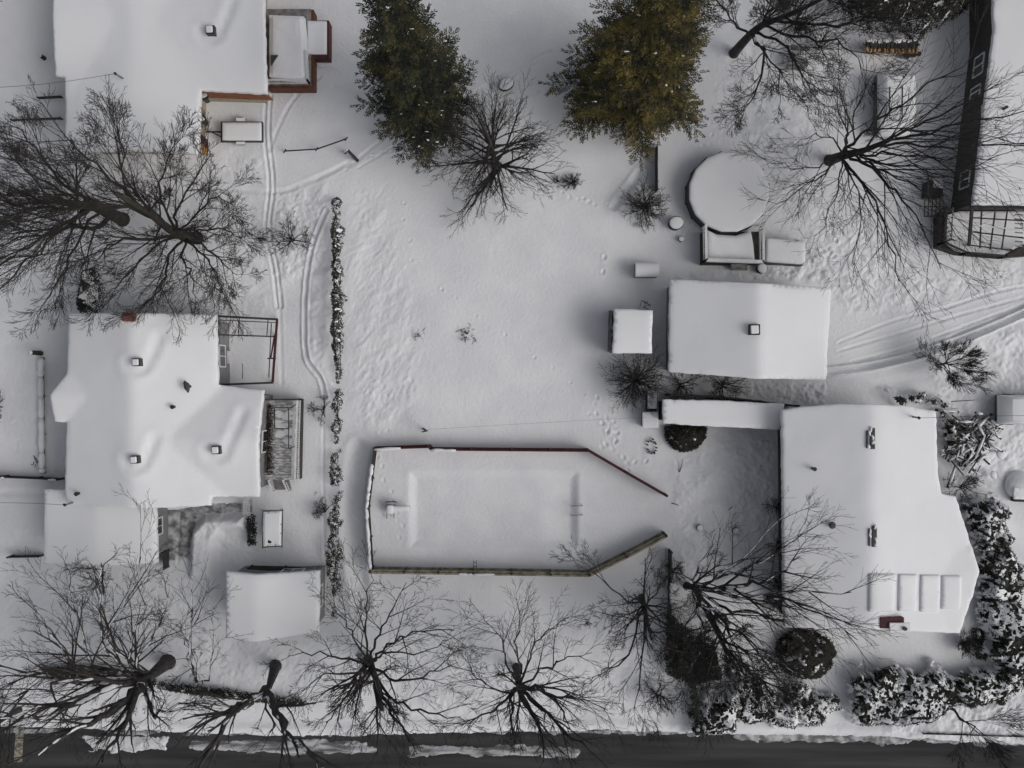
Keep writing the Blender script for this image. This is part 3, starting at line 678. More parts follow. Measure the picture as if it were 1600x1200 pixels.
def railing(t, pts, z0, h, m_, gap_=.14, w=.05, name='railing', top_w=.09):
    m = MB()
    for a, b in zip(pts[:-1], pts[1:]):
        a, b = P(a[0], a[1], z0), P(b[0], b[1], z0); L = (b - a).length; n = max(2, int(L / gap_))
        m.bar(a + Vector((0, 0, h)), b + Vector((0, 0, h)), top_w, .05); m.bar(a + Vector((0, 0, .12)), b + Vector((0, 0, .12)), w, .05)
        for i in range(n + 1):
            p = a + (b - a) * i / n; m.bar(p + Vector((0, 0, .1)), p + Vector((0, 0, h - .03)), w * .6)
        for i in range(2): p = (a, b)[i]; m.bar(p + Vector((0, 0, -.1)), p + Vector((0, 0, h + .05)), w * 1.8)
    return m.build(name, m_, t)
def slab(t, name, poly_px, z, thick, m_, bevel=0, smooth=False, rnd=0, seed=0, wv=0, step=.3):
    pts = [tuple(P(x, y, z)[:2]) for x, y in poly_px]; f = wob(seed, wv, 1.2) if wv else (lambda x, y: 0)
    return sheet_mb(pts, lambda x, y: z + f(x, y), thick, step if (rnd or wv) else 5, rnd, seed).build(name, m_, t, smooth=smooth)

# deck of the top left house
t = thing('deck', P(450, 80), 'snow-filled deck with white railing and brown skirting at the top left house', 'deck')
slab(t, 'skirting', [(418, 15), (490, 15), (490, 138), (418, 138)], 1.0, 1.1, 'brown'); slab(t, 'platform', [(417, 14), (486, 14), (486, 133), (417, 133)], 1.03, .1, 'greywood')
slab(t, 'step_skirting', [(480, 32), (514, 32), (514, 90), (480, 90)], .95, 1.1, 'maroon')
slab(t, 'step_snow', [(480, 32), (510, 33), (510, 84), (480, 84)], 1.13, .25, 'roofsnow', smooth=True, rnd=.05, seed=3, wv=.03)
railing(t, [(420, 131), (484, 131)], 1.03, .75, 'white'); railing(t, [(484, 131), (481, 86)], 1.03, .75, 'white')
slab(t, 'snow_mound', [(420, 22), (474, 24), (477, 60), (478, 124), (448, 123), (420, 118)], 1.85, .7, 'roofsnow', rnd=.2, seed=4, wv=.08, step=.2)
t = thing('hole_wedge', P(428, 92), 'small added dark umbrella tip poking from the snow on the white-railed deck', 'wedge')
m = MB(); a, b, c = P(423, 86, 2.02), P(434, 86, 2.02), P(423, 101, 2.02); lo = Vector((0, 0, -.35)); m.add([a, b, c, a + lo, b + lo, c + lo], [(0, 2, 1), (3, 4, 5), (0, 1, 4, 3), (1, 2, 5, 4), (2, 0, 3, 5)]); m.build('canopy', 'fascia', t)  # added dark wedge, no real canopy; stands in for the hole showing dark
# steps / amber box at top left house
t = thing('entry_steps', P(318, 236), 'amber wooden entry steps at the corner of the top left house', 'steps')
for k in range(3): m = MB(); p = P(318.5, 240 - k * 4, 0); m.box((p.x, p.y + .02, .2 + .22 * k), (.55, .24, .4 + .44 * k)); m.build('step', 'amber', t)
m = MB(); p = P(320, 226, 0); m.box((p.x, p.y, .7), (.5, .5, 1.2)); m.build('stoop', 'maroon', t)
t = thing('siding_board', P(365, 156), 'pale beige stone plinth with a plank ledge below the brown fascia', 'plinth')
m = MB(); a, b = P(330, 158), P(416, 160); m.bar(a + Vector((0, .15, .25)), b + Vector((0, .15, .25)), .4, .9); m.build('base', 'siding', t)
for i, (px, py, lab) in enumerate([(324, 156, 'dark snow-dusted bin in the corner of the top left house'), (320, 192, 'slim dark bin leaning by the trailer tongue')]):
    t = thing('bin', P(px, py), lab, 'bin', 'bins beside the top left house'); p = P(px, py)
    m = MB(); m.tube([p + Vector((0, 0, -.1)), p + Vector((.03, .02, .8))], [.24, .30], 10); m.build('body', 'black', t)
    m = MB(); m.tube([p + Vector((.03, .02, .8)), p + Vector((.03, .02, .86))], [.33, .30], 10); m.build('lid', 'fascia', t)
    m = MB(); m.blob((p.x + .08, p.y + .03, .88), .17, i, .4); m.build('snow_cap', 'roofsnow', t, smooth=True)
# utility trailer
t = thing('utility_trailer', P(377, 205), 'small flat utility trailer filled with snow, two wheels and a tongue', 'trailer')
slab(t, 'bed', [(345, 190), (410, 190), (410, 221), (345, 221)], .72, .3, 'black'); slab(t, 'snow_cover', [(347, 191), (408, 191), (408, 219), (347, 219)], .84, .15, 'roofsnow', rnd=.05, wv=.02, seed=6, smooth=True)
for y in (187, 223):
    m = MB(); p = P(376, y, .3); m.tube([p + Vector((0, -.1, 0)), p + Vector((0, .1, 0))], [.28, .28], 16); m.build('wheel', 'rubber', t)
    m = MB(); p = P(376, y, .6); m.box((p.x, p.y, .63), (.55, .24, .08)); m.build('fender', 'roofsnow', t, bevel=.02)
m = MB(); m.bar(P(346, 206, .5), P(322, 206, .45), .08); m.bar(P(346, 214, .5), P(330, 206, .46), .06); m.build('tongue', 'black', t)
# pipe/handrail
t = thing('swing_frame', P(495, 233), 'thin bent metal rail standing on short feet in the open snow', 'rail')
m = MB(); pts = [(445, 236), (495, 233), (541, 217)]
for a, b in zip(pts[:-1], pts[1:]): m.bar(P(*a, .9), P(*b, .9), .07)
m.build('rail', 'black', t)
for p in pts: m = MB(); m.bar(P(p[0], p[1], -.2), P(p[0], p[1], .92), .06); m.bar(P(p[0] - 2, p[1] + 3, .85), P(p[0] + 2, p[1] - 3, .85), .06); m.build('foot', 'black', t)
def stump(px, py, lab, r=.18, h=.5, lean=(0, 0), cat='post'):
    t = thing('post', P(px, py), lab, cat); p = P(px, py); q = p + Vector((lean[0], lean[1], h)); m = MB(); m.tube([p + Vector((0, 0, -.2)), p * .5 + q * .5, q], [r, r * .9, r * .85], 9); m.build('shaft', 'darkwood', t)
    m = MB(); m.blob((q.x, q.y, q.z), r * .8, int(px), .4); m.build('snow_cap', 'roofsnow', t, smooth=True); return t
stump(560, 252, 'leaning grey bird-feeder post near the trailing footpath', .11, 1.5, (-.45, .35)); stump(540, 239, 'stubby little post in the snow north-west of the plot corner', .09, .35)
stump(69, 91, 'small dark post alone in the snow west of the top left house', .14, .5)
stump(64, 552, 'snow-capped lamp post at the north end of the long fence rail', .16, 1.3)
# tubs
def tub(px, py, lab, rx, ry, h, name='tub', cat='tub', rot=0, m_='black'):
    t = thing(name, P(px, py), lab, cat); p = P(px, py, h); n = 24; m = MB(); c, s = math.cos(rot), math.sin(rot)
    ring = lambda k, z: [(p.x + (rx * k * math.cos(a)) * c - (ry * k * math.sin(a)) * s, p.y + (rx * k * math.cos(a)) * s + (ry * k * math.sin(a)) * c, z) for a in [2 * math.pi * i / n for i in range(n)]]
    vs = ring(.9, -.2) + ring(1.0, h) + ring(.92, h) + ring(.9, h - .12); fs = []
    for r_ in range(3): fs += [(r_ * n + i, r_ * n + (i + 1) % n, (r_ + 1) * n + (i + 1) % n, (r_ + 1) * n + i) for i in range(n)]
    m.add(vs, fs); m.build('rim', m_, t, smooth=True)
    m = MB(); q = MB(); q.blob((0, 0, 0), (rx * .95, ry * .95), int(px), .22, 20, 8, .03)
    m.add([(p.x + x * c - y * s, p.y + x * s + y * c, h + z) for x, y, z in q.v], q.f); m.build('snow_cap', 'roofsnow', t, smooth=True); return t
tub(791, 131, 'oval dark-rimmed tub of snow standing between the two conifers', .52, .36, .38, rot=.4)
tub(1057, 348, 'round snow-topped barrel at the corner of the small twiggy bush', .46, .42, .7, 'barrel', 'barrel')
tub(1065, 373, 'little dark flower pot south-east of the round barrel', .18, .18, .35, 'flower_pot', 'pot')
tub(1191, 419, 'small round snowy stool below the white-railed pool deck', .32, .32, .45, 'stool', 'stool')
tub(1094, 825, 'tipped black bucket with snow in the right side yard, the western one', .22, .20, .35, 'bucket', 'bucket', .6)
tub(1151, 830, 'broken dark ring planter of snow in the right side yard', .24, .22, .3, 'planter', 'planter')
# barrel-top box in plot
t = thing('storage_box', P(1011, 421), 'white rounded storage box half hidden at the plot east side, above the shed', 'box')
p = P(1011, 421, 1.0); m = MB(); m.box((p.x, p.y, .4), (1.35, .85, 1.1)); m.build('body', 'greysiding', t)
m = MB(); n = 12; a = [math.pi * i / n for i in range(n + 1)]; vs = [(p.x + s * .72, p.y + math.cos(x) * .46, .85 + math.sin(x) * .38) for s in (-1, 1) for x in a]
m.add(vs, [(i, i + 1, i + n + 2, i + n + 1) for i in range(n)] + [tuple(range(n, -1, -1)), tuple(range(n + 1, 2 * n + 2)), (0, n + 1, 2 * n + 1, n)]); m.build('lid', 'roofsnow', t, bevel=.03)
# small box and bench at the plot's east edge
t = thing('doghouse', P(1016, 656), 'small square snow-topped doghouse against the plot east boundary', 'doghouse')
p = P(1016, 656, .9); m = MB(); m.box((p.x, p.y, .35), (.85, .85, 1.0)); m.build('body', 'darkwood', t); m = MB(); m.box((p.x, p.y, .93), (1.0, 1.0, .18)); m.build('snow_cover', 'roofsnow', t, bevel=.06)
t = thing('pallet_stack', P(1019, 626), 'narrow slatted pallet leaning upright north of the doghouse', 'pallet'); p = P(1019, 626, .9)
for k in range(5): m = MB(); m.box((p.x - .25 + k * .125, p.y - .05, .45), (.07, 1.15, .9)); m.build('board', 'darkwood', t)
m = MB(); m.box((p.x, p.y + .06, .95), (.58, 1.1, .14)); m.build('snow_cover', 'roofsnow', t, bevel=.05)
R = random.Random(8)
for i in range(13):
    a = i / 13 * 6.28; px = 1019 + 7 * math.cos(a) + R.uniform(-1.5, 1.5); py = 698 + 11 * math.sin(a) + R.uniform(-1.5, 1.5)
    if px > 1029: continue
    m = MB(); p = P(px, py); m.tube([p + Vector((0, 0, -.2)), p + Vector((0, 0, .28 + gz(px, py)))], [.045, .05], 8); tag(m.build('garden_stake', 'black'), 'short black garden stake in the loose ring of stakes south of the doghouse', 'stake', 'ring of garden stakes')
# ---- clothes post and wire
def clothes_post():
    t = thing('clothes_post', P(665, 672), 'short dark clothesline post standing alone north of the maroon fence', 'post'); a = P(665, 673)
    m = MB(); m.tube([a + Vector((0, 0, -.3)), a + Vector((.02, .22, 2.0))], [.07, .065], 10); m.build('shaft', 'darkwood', t); m = MB(); m.bar(a + Vector((-.1, .0, 1.5)), a + Vector((.28, .08, 1.6)), .07); m.build('arm', 'darkwood', t)
clothes_post()
def cable(name, label, pts, r=.012, m_='black'):
    m = MB(); n = 20; P_ = [Vector(pts[0]) + (Vector(pts[1]) - Vector(pts[0])) * i / n - Vector((0, 0, .5 * math.sin(math.pi * i / n))) for i in range(n + 1)]
    m.tube(P_, [r] * (n + 1), 5); tag(m.build(name, m_), label, 'cable')
cable('clothesline', 'thin clothesline crossing the plot from the short post to the doghouse', [P(667, 671, 2.0), P(1010, 652, 2.0)], .007, 'steel')
def mast(px, py, px2, py2, h0, h1, lab):
    a, b = P(px, py, h0), P(px2, py2, h1); t = thing('mast', a, lab, 'mast'); m = MB(); m.tube([a - Vector((0, 0, .5)), b], [.06, .05], 10); m.build('pole', 'greywood', t)
    m = MB(); m.blob((b.x, b.y, b.z), .09, 3, 1.0); m.build('weatherhead', 'black', t); return b
b = mast(193, 122, 180, 115, 3.6, 5.4, 'leaning service mast on the top left house roof'); cable('power_cable', 'power cable from the top left roof mast to the picture edge', [b, P(-60, 139, 6.0)])
b = mast(121, 783, 101, 789, 3.2, 4.9, 'leaning service mast on the narrow wing of the left house'); cable('power_cable', 'power cable from the left house wing mast to the picture edge', [b, P(-60, 786, 5.4)])
b = mast(1423, 650, 1436, 653, 4.0, 5.4, 'curved antenna mast on the north edge of the right house'); cable('power_cable', 'power cable from the right house mast running east', [b, P(1680, 648, 6.0)])

# ---- diving board, ladder, small brush marks in pool yard
t = thing('diving_board', P(620, 795), 'snow-laden diving board on a metal stand at the pool west end', 'diving board')
slab(t, 'board', [(605, 790), (641, 790), (641, 799), (605, 799)], .62, .08, 'white'); slab(t, 'snow_cover', [(604, 791), (640, 791), (639, 799), (604, 799)], .74, .12, 'roofsnow', rnd=.05, seed=2, smooth=True)
slab(t, 'base', [(604, 788), (614, 788), (614, 803), (604, 803)], .8, .5, 'roofsnow', rnd=.06, smooth=True)
for y in (784, 789):
    m = MB(); m.tube([P(603, y + 1, .1), P(604, y, .95), P(617, y, .95), P(620, y + 1, .1)], [.03] * 4, 8); m.build('handrail', 'black', t)
for x in (604.5, 615.5): m = MB(); m.bar(P(x, 801, .3), P(x, 810, .2), .05); m.build('leg', 'steel', t)
for y, lab in ((790.5, 'northern pool ladder handle, a curved steel rail'), (805, 'southern pool ladder handle, a curved steel rail')):
    m = MB(); m.tube([P(892, y, -.4), P(893, y, .3), P(896, y, .6), P(901, y, .68), P(906, y, .6), P(910, y - .5, .3), P(910, y - 1, -.1)], [.028] * 7, 8); tag(m.build('ladder_handle', 'steel', None, smooth=True), lab, 'handle', 'pool ladder handles')
t = thing('fence_ladder', P(741, 882), 'tiny two-rail ladder hooked on the tan fence', 'ladder')
for x in (740, 744.5): m = MB(); m.bar(P(x, 875, 1.2), P(x, 891, 1.6), .03); m.build('rail', 'darkwood', t)
m = MB()
for y in (879, 885): m.bar(P(740, y, 1.35), P(744.5, y, 1.35), .03)
m.build('rung', 'darkwood', t)

# ---- round above-ground pool, its deck and bench
def above_ground_pool():
    t = thing('swimming_pool', P(1140, 300), 'round above-ground pool capped with smooth snow and a dark side wall', 'pool'); h = 1.25; n = 16; c = P(1139, 300, h); r = 2.48
    pts = [(c.x + r * math.cos(2 * math.pi * (i + .5) / n), c.y + r * math.sin(2 * math.pi * (i + .5) / n)) for i in range(n)]
    sheet_mb(pts, lambda x, y: h + .1 + .05 * math.cos((x - c.x)) , .22, .3, .08).build('snow_cover', 'roofsnow', t, smooth=True)
    m = MB(); k = 16
    for i in range(k):
        a, b = pts[i], pts[(i + 1) % k]; m.bar((a[0], a[1], .5), (b[0], b[1], .5), .05, 1.3)
    m.build('side_wall', 'fascia', t)
    for i in range(n): m = MB(); m.box((pts[i][0], pts[i][1], .55), (.12, .12, 1.35), 2 * math.pi * (i + .5) / n); m.build('post', 'black', t)
above_ground_pool()
t = thing('pool_deck', P(1140, 385), 'snow-filled pool deck with white railing on three sides beside the round pool', 'deck')
slab(t, 'platform', [(1098, 362), (1186, 362), (1186, 412), (1098, 412)], .95, .9, 'darkwood'); slab(t, 'snow_cover', [(1104, 358), (1120, 366), (1150, 368), (1174, 360), (1178, 385), (1180, 407), (1104, 406)], 1.35, .35, 'roofsnow', rnd=.15, wv=.08, seed=9, step=.2, smooth=True)
railing(t, [(1098, 356), (1099, 409)], 1.0, .95, 'white', top_w=.16); railing(t, [(1099, 409), (1187, 412)], 1.0, .95, 'white', top_w=.2); railing(t, [(1187, 361), (1187, 412)], 1.0, .95, 'white', top_w=.16)
m = MB()
for k in range(3): a, b = P(1142, 414 + 2.5 * k, .8 - .25 * k), P(1168, 415 + 2.5 * k, .8 - .25 * k); m.bar(a, b, .22, .05)
m.build('stair', 'greywood', t)
t = thing('hot_tub', P(1228, 393), 'square hot tub under a thick snow slab east of the pool deck', 'hot tub')
slab(t, 'body', [(1199, 374), (1257, 378), (1257, 414), (1197, 411)], .9, 1.0, 'fascia'); slab(t, 'snow_cover', [(1198, 371), (1259, 376), (1258, 413), (1197, 409)], 1.15, .26, 'roofsnow', rnd=.08, wv=.03, seed=10, smooth=True)
t = thing('pump', P(1195, 385), 'small dark pool pump between the white railing and the hot tub', 'pump'); p = P(1196, 388, .4)
m = MB(); m.cyl((p.x, p.y, -.1), .16, .7, 12); m.build('tank', 'black', t); m = MB(); m.bar((p.x - .1, p.y - .25, .6), (p.x + .15, p.y + .3, .6), .07); m.build('pipe', 'black', t)
t = thing('plank', P(1215, 413), 'pale plank leaning at the south foot of the hot tub', 'plank'); m = MB(); m.bar(P(1203, 412, .15), P(1224, 415, .2), .14, .05); m.build('board', 'white', t)

# ---- pergola frame beside left house
t = thing('pergola', P(388, 545), 'open dark pergola frame with maroon corner pieces east of the left house', 'pergola')
def beam(t, name, a, b, za, zb, w, m_): m = MB(); m.bar(P(a[0], a[1], za), P(b[0], b[1], zb), w); return m.build(name, m_, t)
hp = 2.2
for a, b, m_, w in [((341, 494), (433, 499), 'darkwood', .12), ((343, 523), (432, 526), 'darkwood', .08), ((433, 499), (426, 597), 'maroon', .13), ((341, 494), (341, 598), 'darkwood', .10), ((374, 495), (373, 524), 'darkwood', .05), ((419, 499), (417, 524), 'darkwood', .05),
    ((429, 524), (423, 560), 'maroon', .08), ((342, 601), (427, 598), 'darkwood', .12), ((418, 560), (431, 560), 'darkwood', .08)]: beam(t, 'beam', a, b, hp, hp, w, m_)
for p in ((342, 494), (433, 499), (431, 524), (426, 597), (342, 598)): beam(t, 'post', p, p, -.2, hp, .11, 'darkwood')
beam(t, 'rail', (343, 500), (431, 504), 1.0, 1.0, .05, 'maroon'); beam(t, 'rail', (424, 505), (420, 590), 1.0, 1.0, .05, 'darkwood')
t = thing('garden_chair', P(352, 562), 'white garden chair pushed against the house under the pergola', 'chair')
p = P(353, 558, .4); m = MB(); m.box((p.x, p.y, .45), (.5, .8, .06)); m.build('seat', 'white', t); m = MB(); m.box((p.x - .25, p.y, .75), (.06, .8, .6)); m.build('backrest', 'black', t)
for s in ((-1, -1), (1, -1), (1, 1), (-1, 1)): m = MB(); m.bar((p.x + .2 * s[0], p.y + .35 * s[1], -.1), (p.x + .2 * s[0], p.y + .35 * s[1], .45), .04); m.build('leg', 'white', t)
t = thing('grill', P(352, 590), 'small dark garden stand near the pergola south end', 'stand'); beam(t, 'rail', (360, 548), (360, 600), 1.1, 1.1, .04, 'white'); beam(t, 'post', (360, 548), (360, 548), -.1, 1.1, .04, 'white'); beam(t, 'post', (379, 568), (379, 592), .9, .9, .05, 'greywood')
# ---- deck east of left house
t = thing('deck', P(440, 690), 'bare grey plank deck with white railing and steps east of the left house', 'deck'); zd = .9
for k in range(30):
    y = 626 + k * 4.2; m = MB() if k == 0 else m
    m.bar(P(413, y, zd), P(468, y, zd), .15, .05)
m.build('planking', 'dustplank', t); slab(t, 'skirting', [(413, 624), (470, 624), (468, 749), (413, 749)], zd - .06, .9, 'darkwood')
railing(t, [(418, 624), (470, 624)], zd, .95, 'darkwood', top_w=.1); railing(t, [(470, 624), (466, 748)], zd, .95, 'white', top_w=.11); railing(t, [(462, 626), (459, 746)], zd, .5, 'white', gap_=.3, name='bench')
m = MB()
for k in range(4): m.bar(P(427 + k, 751 + 4 * k, .75 - .2 * k), P(452 + k, 751 + 4 * k, .75 - .2 * k), .17, .05)
m.build('stair', 'greywood', t)
for a in ((424, 749, 430, 767), (446, 749, 454, 767)): railing(t, [(a[0], a[1]), (a[2], a[3])], .5, .7, 'white', name='stair_rail')
snow_l = MB(); R = random.Random(4)
for i in range(12): x, y = R.uniform(430, 455), R.uniform(640, 700); p = P(x, y, zd + .03); snow_l.blob((p.x, p.y, p.z), (R.uniform(.2, .5), R.uniform(.1, .25)), i, .12)
snow_l.build('snow_patch', 'roofsnow', t, smooth=True)
t = thing('brush_strip', P(421, 680), 'reddish brown dead vine strip on the plank deck beside the left house', 'vine'); m = MB()
for i in range(900):
    p = P(421 + R.gauss(0, 2.8), 632 + R.random() * 110, zd + .1 + R.random() * .5); d = Vector((R.gauss(0, .12), R.gauss(0, .05), R.gauss(0, .08))); m.tube([p, p + d], [.018, .010], 3, False)
m.build('twigs', 'deadvine', t)
beam(t, 'support_rail', (419, 640), (418, 735), zd + .3, zd + .3, .06, 'darkwood')
t = thing('table', P(444, 665), 'rectangular patio table frame standing on the bare plank deck', 'table')
for a, b in (((426, 637), (456, 637)), ((456, 637), (462, 632)), ((451, 639), (451, 700)), ((429, 638), (429, 669)), ((429, 669), (451, 670)), ((451, 702), (461, 697))): beam(t, 'frame_bar', a, b, 1.6, 1.6, .05, 'black')
for a in ((427, 638), (451, 638), (429, 669), (451, 669)): beam(t, 'leg', a, a, .9, 1.6, .05, 'black')
t = thing('lounge_seat', P(405, 690), 'dark cushioned seat between the left house wall and plank deck', 'seat'); p = P(408, 689, 1.2); m = MB(); m.box((p.x, p.y, 1.1), (.3, .8, .2), -.2); m.build('cushion', 'black', t); m = MB(); m.box((p.x - .1, p.y, .8), (.5, 1.1, .2), -.2); m.build('base', 'white', t)
# ---- covered swing
t = thing('garden_swing', P(426, 826), 'snow-sagged garden swing canopy over a dark metal frame near the left driveway', 'swing'); z = 1.7
slab(t, 'canopy', [(411, 798), (441, 798), (440, 854), (410, 856)], z, .10, 'fascia'); slab(t, 'snow_cover', [(411, 800), (440, 799), (439, 826), (439, 853), (411, 854), (410, 826)], z + .20, .16, 'roofsnow', rnd=.1, seed=5, wv=.06, step=.2)
for a, b in (((410, 797), (442, 797)), ((442, 797), (441, 855)), ((411, 820), (440, 819)), ((410, 833), (441, 833)), ((420, 799), (419, 855)), ((431, 799), (431, 855)), ((410, 856), (410, 798))): beam(t, 'frame_bar', a, b, z + .17, z + .17, .025, 'black')
for p in ((410, 797), (442, 797), (441, 855), (410, 856)): beam(t, 'leg', p, p, -.1, z, .06, 'black')
m = MB(); m.box((P(427, 826, .5).x, P(427, 826, .5).y, .5), (.6, 1.6, .08)); m.build('seat', 'darkwood', t)
m = MB(); p = P(421, 846, z + .17); m.blob((p.x, p.y, p.z), (.13, .18), 3, .3, lump=.4); m.build('dead_leaves', 'darkwood', t)
# white lattice bit and compost bins
t = thing('lattice_panel', P(385, 792), 'small white lattice trellis panel at the north edge of the left driveway', 'trellis'); m = MB()
for k in range(5): m.bar(P(380 + 2.4 * k, 784, .8), P(381 + 2.4 * k, 804, .8), .03)
for k in range(7): m.bar(P(379, 785 + 3 * k, .82), P(391, 785 + 3 * k, .82), .03)
m.build('lattice', 'white', t); 
for p in ((380, 785), (391, 803)): beam(t, 'post', p, p, -.2, .8, .05, 'white')

# ---- octagonal deck of the dark house
t = thing('deck', P(1535, 360), 'many-sided dark-railed deck with open roof bars at the right edge', 'deck'); pl = [(1468, 332), (1500, 325), (1620, 325), (1620, 398), (1570, 402), (1500, 396), (1468, 385)]
slab(t, 'platform', pl, .8, .9, 'darkwood'); slab(t, 'snow_cover', [(1478, 336), (1500, 330), (1618, 330), (1618, 385), (1598, 382), (1566, 400), (1495, 393), (1478, 380)], .98, .18, 'roofsnow', rnd=.07, seed=7, wv=.04)
railing(t, [(1469, 328), (1465, 382)], .85, .95, 'darkwood', top_w=.12); railing(t, [(1478, 330), (1475, 378)], .85, .95, 'greywood', gap_=.25, top_w=.06); railing(t, [(1465, 382), (1500, 398), (1560, 403), (1600, 384)], .85, .95, 'darkwood', top_w=.12)
for a, b in (((1519, 322), (1514, 383)), ((1519, 321), (1602, 324)), ((1534, 322), (1531, 388)), ((1556, 322), (1547, 390)), ((1575, 322), (1565, 390)), ((1515, 383), (1580, 391)), ((1518, 340), (1600, 345)), ((1516, 362), (1600, 372))): beam(t, 'roof_bar', a, b, 2.6, 2.6, .07 if a[0] != 1519 else .16, 'darkwood')
for p in ((1518, 324), (1514, 383), (1580, 391)): beam(t, 'post', p, p, .8, 2.6, .12, 'darkwood')
beam(t, 'flagpole', (1522, 352), (1602, 360), 2.75, 2.75, .07, 'white')
for k in range(9): beam(t, 'rung', (1586, 328 + 7 * k), (1598, 329 + 7 * k), 1.9, 1.9, .07, 'greywood') if k < 9 else None
t = thing('stair', P(1462, 315), 'dark open garden stair between the big tree and the dark-walled house', 'stair')
for k in range(5): beam(t, 'stringer', (1445 + 6 * k, 309), (1444 + 6 * k, 338), .8, .8, .05, 'black')
for y in (309, 323, 338): beam(t, 'tread', (1444, y), (1470, y), .82, .82, .07, 'black')
slab(t, 'landing', [(1452, 282), (1474, 284), (1473, 306), (1450, 306)], 1.0, 1.0, 'black'); slab(t, 'snow_cover', [(1459, 278), (1475, 280), (1474, 294), (1459, 292)], 1.12, .12, 'roofsnow', rnd=.04)
for p in ((1451, 275), (1475, 277), (1450, 305), (1474, 306)): beam(t, 'post', p, p, 0, 1.7, .09, 'black')
beam(t, 'handrail', (1451, 275), (1450, 306), 1.7, 1.7, .07, 'black'); beam(t, 'handrail', (1451, 275), (1475, 277), 1.7, 1.7, .07, 'black')

# ---- snow-covered vehicles
def snow_car(px, py, L, W, label, rot=0.0, group=None, rack=True, name='parked_car', cat='car'):
    t = thing(name, P(px, py), label, cat, group); c = P(px, py, 1.0); cr, sr = math.cos(rot), math.sin(rot)
    def T(x, y, z): return Vector((c.x + x * cr - y * sr, c.y + x * sr + y * cr, z))
    prof = [(-.5, .75), (-.49, .95), (-.30, 1.02), (-.20, 1.5), (.22, 1.55), (.38, 1.45), (.47, 1.05), (.5, .8)]   # along the length
    def shell(off, w0, w1, zlo):
        m = MB(); vs = []
        for (u, z) in prof:
            y = u * (L + off * 2); cab = z > 1.2; w = (w1 if cab else w0)
            zz = z + off
            vs += [T(-w0, y, zlo), T(-w0, y, .8 + off * .5), T(-w * .97, y, zz - .10), T(-w * .8, y, zz), T(w * .8, y, zz), T(w * .97, y, zz - .10), T(w0, y, .8 + off * .5), T(w0, y, zlo)]
        n = len(prof); fs = [(i * 8 + j, i * 8 + j + 1, i * 8 + 8 + j + 1, i * 8 + 8 + j) for i in range(n - 1) for j in range(7)]
        fs += [tuple(range(7, -1, -1)), tuple(range((n - 1) * 8, n * 8)), ]
        m.add(vs, fs); return m
    shell(0, W / 2, W / 2 * .84, .25).build('body', 'carpaint', t, bevel=.04)
    s = MB(); s2 = shell(.16, W / 2 * .99, W / 2 * .90, .86); s.add(s2.v, s2.f); o = s.build('snow_cover', 'roofsnow', t, smooth=True); b = o.modifiers.new('bevel', 'BEVEL'); b.width = .12; b.segments = 3
    for sx in (-1, 1):
        for sy in (-.32, .32):
            m = MB(); p = T(sx * (W / 2 - .08), sy * L, .3); d = T(sx * (W / 2 + .04), sy * L, .3); w = m.tube([p, d], [.33, .33], 20); w = m.build('wheel', 'rubber', t); m = MB(); m.tube([d, T(sx * (W / 2 + .055), sy * L, .3)], [.2, .18], 16); h_ = m.build('rim', 'steel', t); h_.parent = w
        m = MB(); m.hexa([T(sx * W * .487, -.16 * L, 1.0), T(sx * W * .487, .32 * L, 1.0), T(sx * W * .475, .32 * L, 1.0), T(sx * W * .475, -.16 * L, 1.0)], [T(sx * W * .435, -.14 * L, 1.33), T(sx * W * .435, .30 * L, 1.33), T(sx * W * .42, .30 * L, 1.33), T(sx * W * .42, -.14 * L, 1.33)]); m.build('side_window', 'glass', t)
        m = MB(); p = T(sx * W * .38, L * .5 - .02, .78); m.box(p, (.28, .08, .14), rot); m.build('headlight', 'steel', t)
    if rack:
        for s_ in ((-.30, .18), (.05, .18)):
            m = MB(); m.tube([T(s_[0] * W, -.28 * L, 1.68), T(s_[0] * W, .22 * L, 1.74)], [.028, .028], 6); m.build('roof_rail', 'black', t)
        m = MB(); m.tube([T(-.30 * W, -.28 * L, 1.68), T(-.2 * W, -.33 * L, 1.62), T(-.05 * W, -.33 * L, 1.62), T(.05 * W, -.28 * L, 1.68)], [.028] * 4, 6); m.build('rack_loop', 'black', t)
    return t
snow_car(1400, 162, 3.7, 2.2, 'snow-buried car with a dark roof rack loop under the big bare tree branches')
snow_car(1622, 640, 4.6, 1.8, 'snow-buried vehicle nose at the right edge beside the brush pile', rot=math.pi / 2, rack=False, group=None)
m = MB(); p = P(1586, 760, .1); m.blob((p.x + .4, p.y, .15), (1.05, .9), 8, .62, 24, 12, .09); tag(m.build('covered_mound', 'snow', smooth=True), 'lumpy snow-buried mound at the right edge behind a low crate', 'mound')
slabt = thing('covered_crate', P(1596, 770), 'low square crate under snow in front of the tarp mound', 'crate'); slab(slabt, 'box', [(1585, 764), (1640, 764), (1640, 785), (1586, 784)], .6, .6, 'darkwood'); slab(slabt, 'snow_cover', [(1585, 762), (1640, 762), (1640, 782), (1585, 780)], .75, .16, 'roofsnow', rnd=.05)

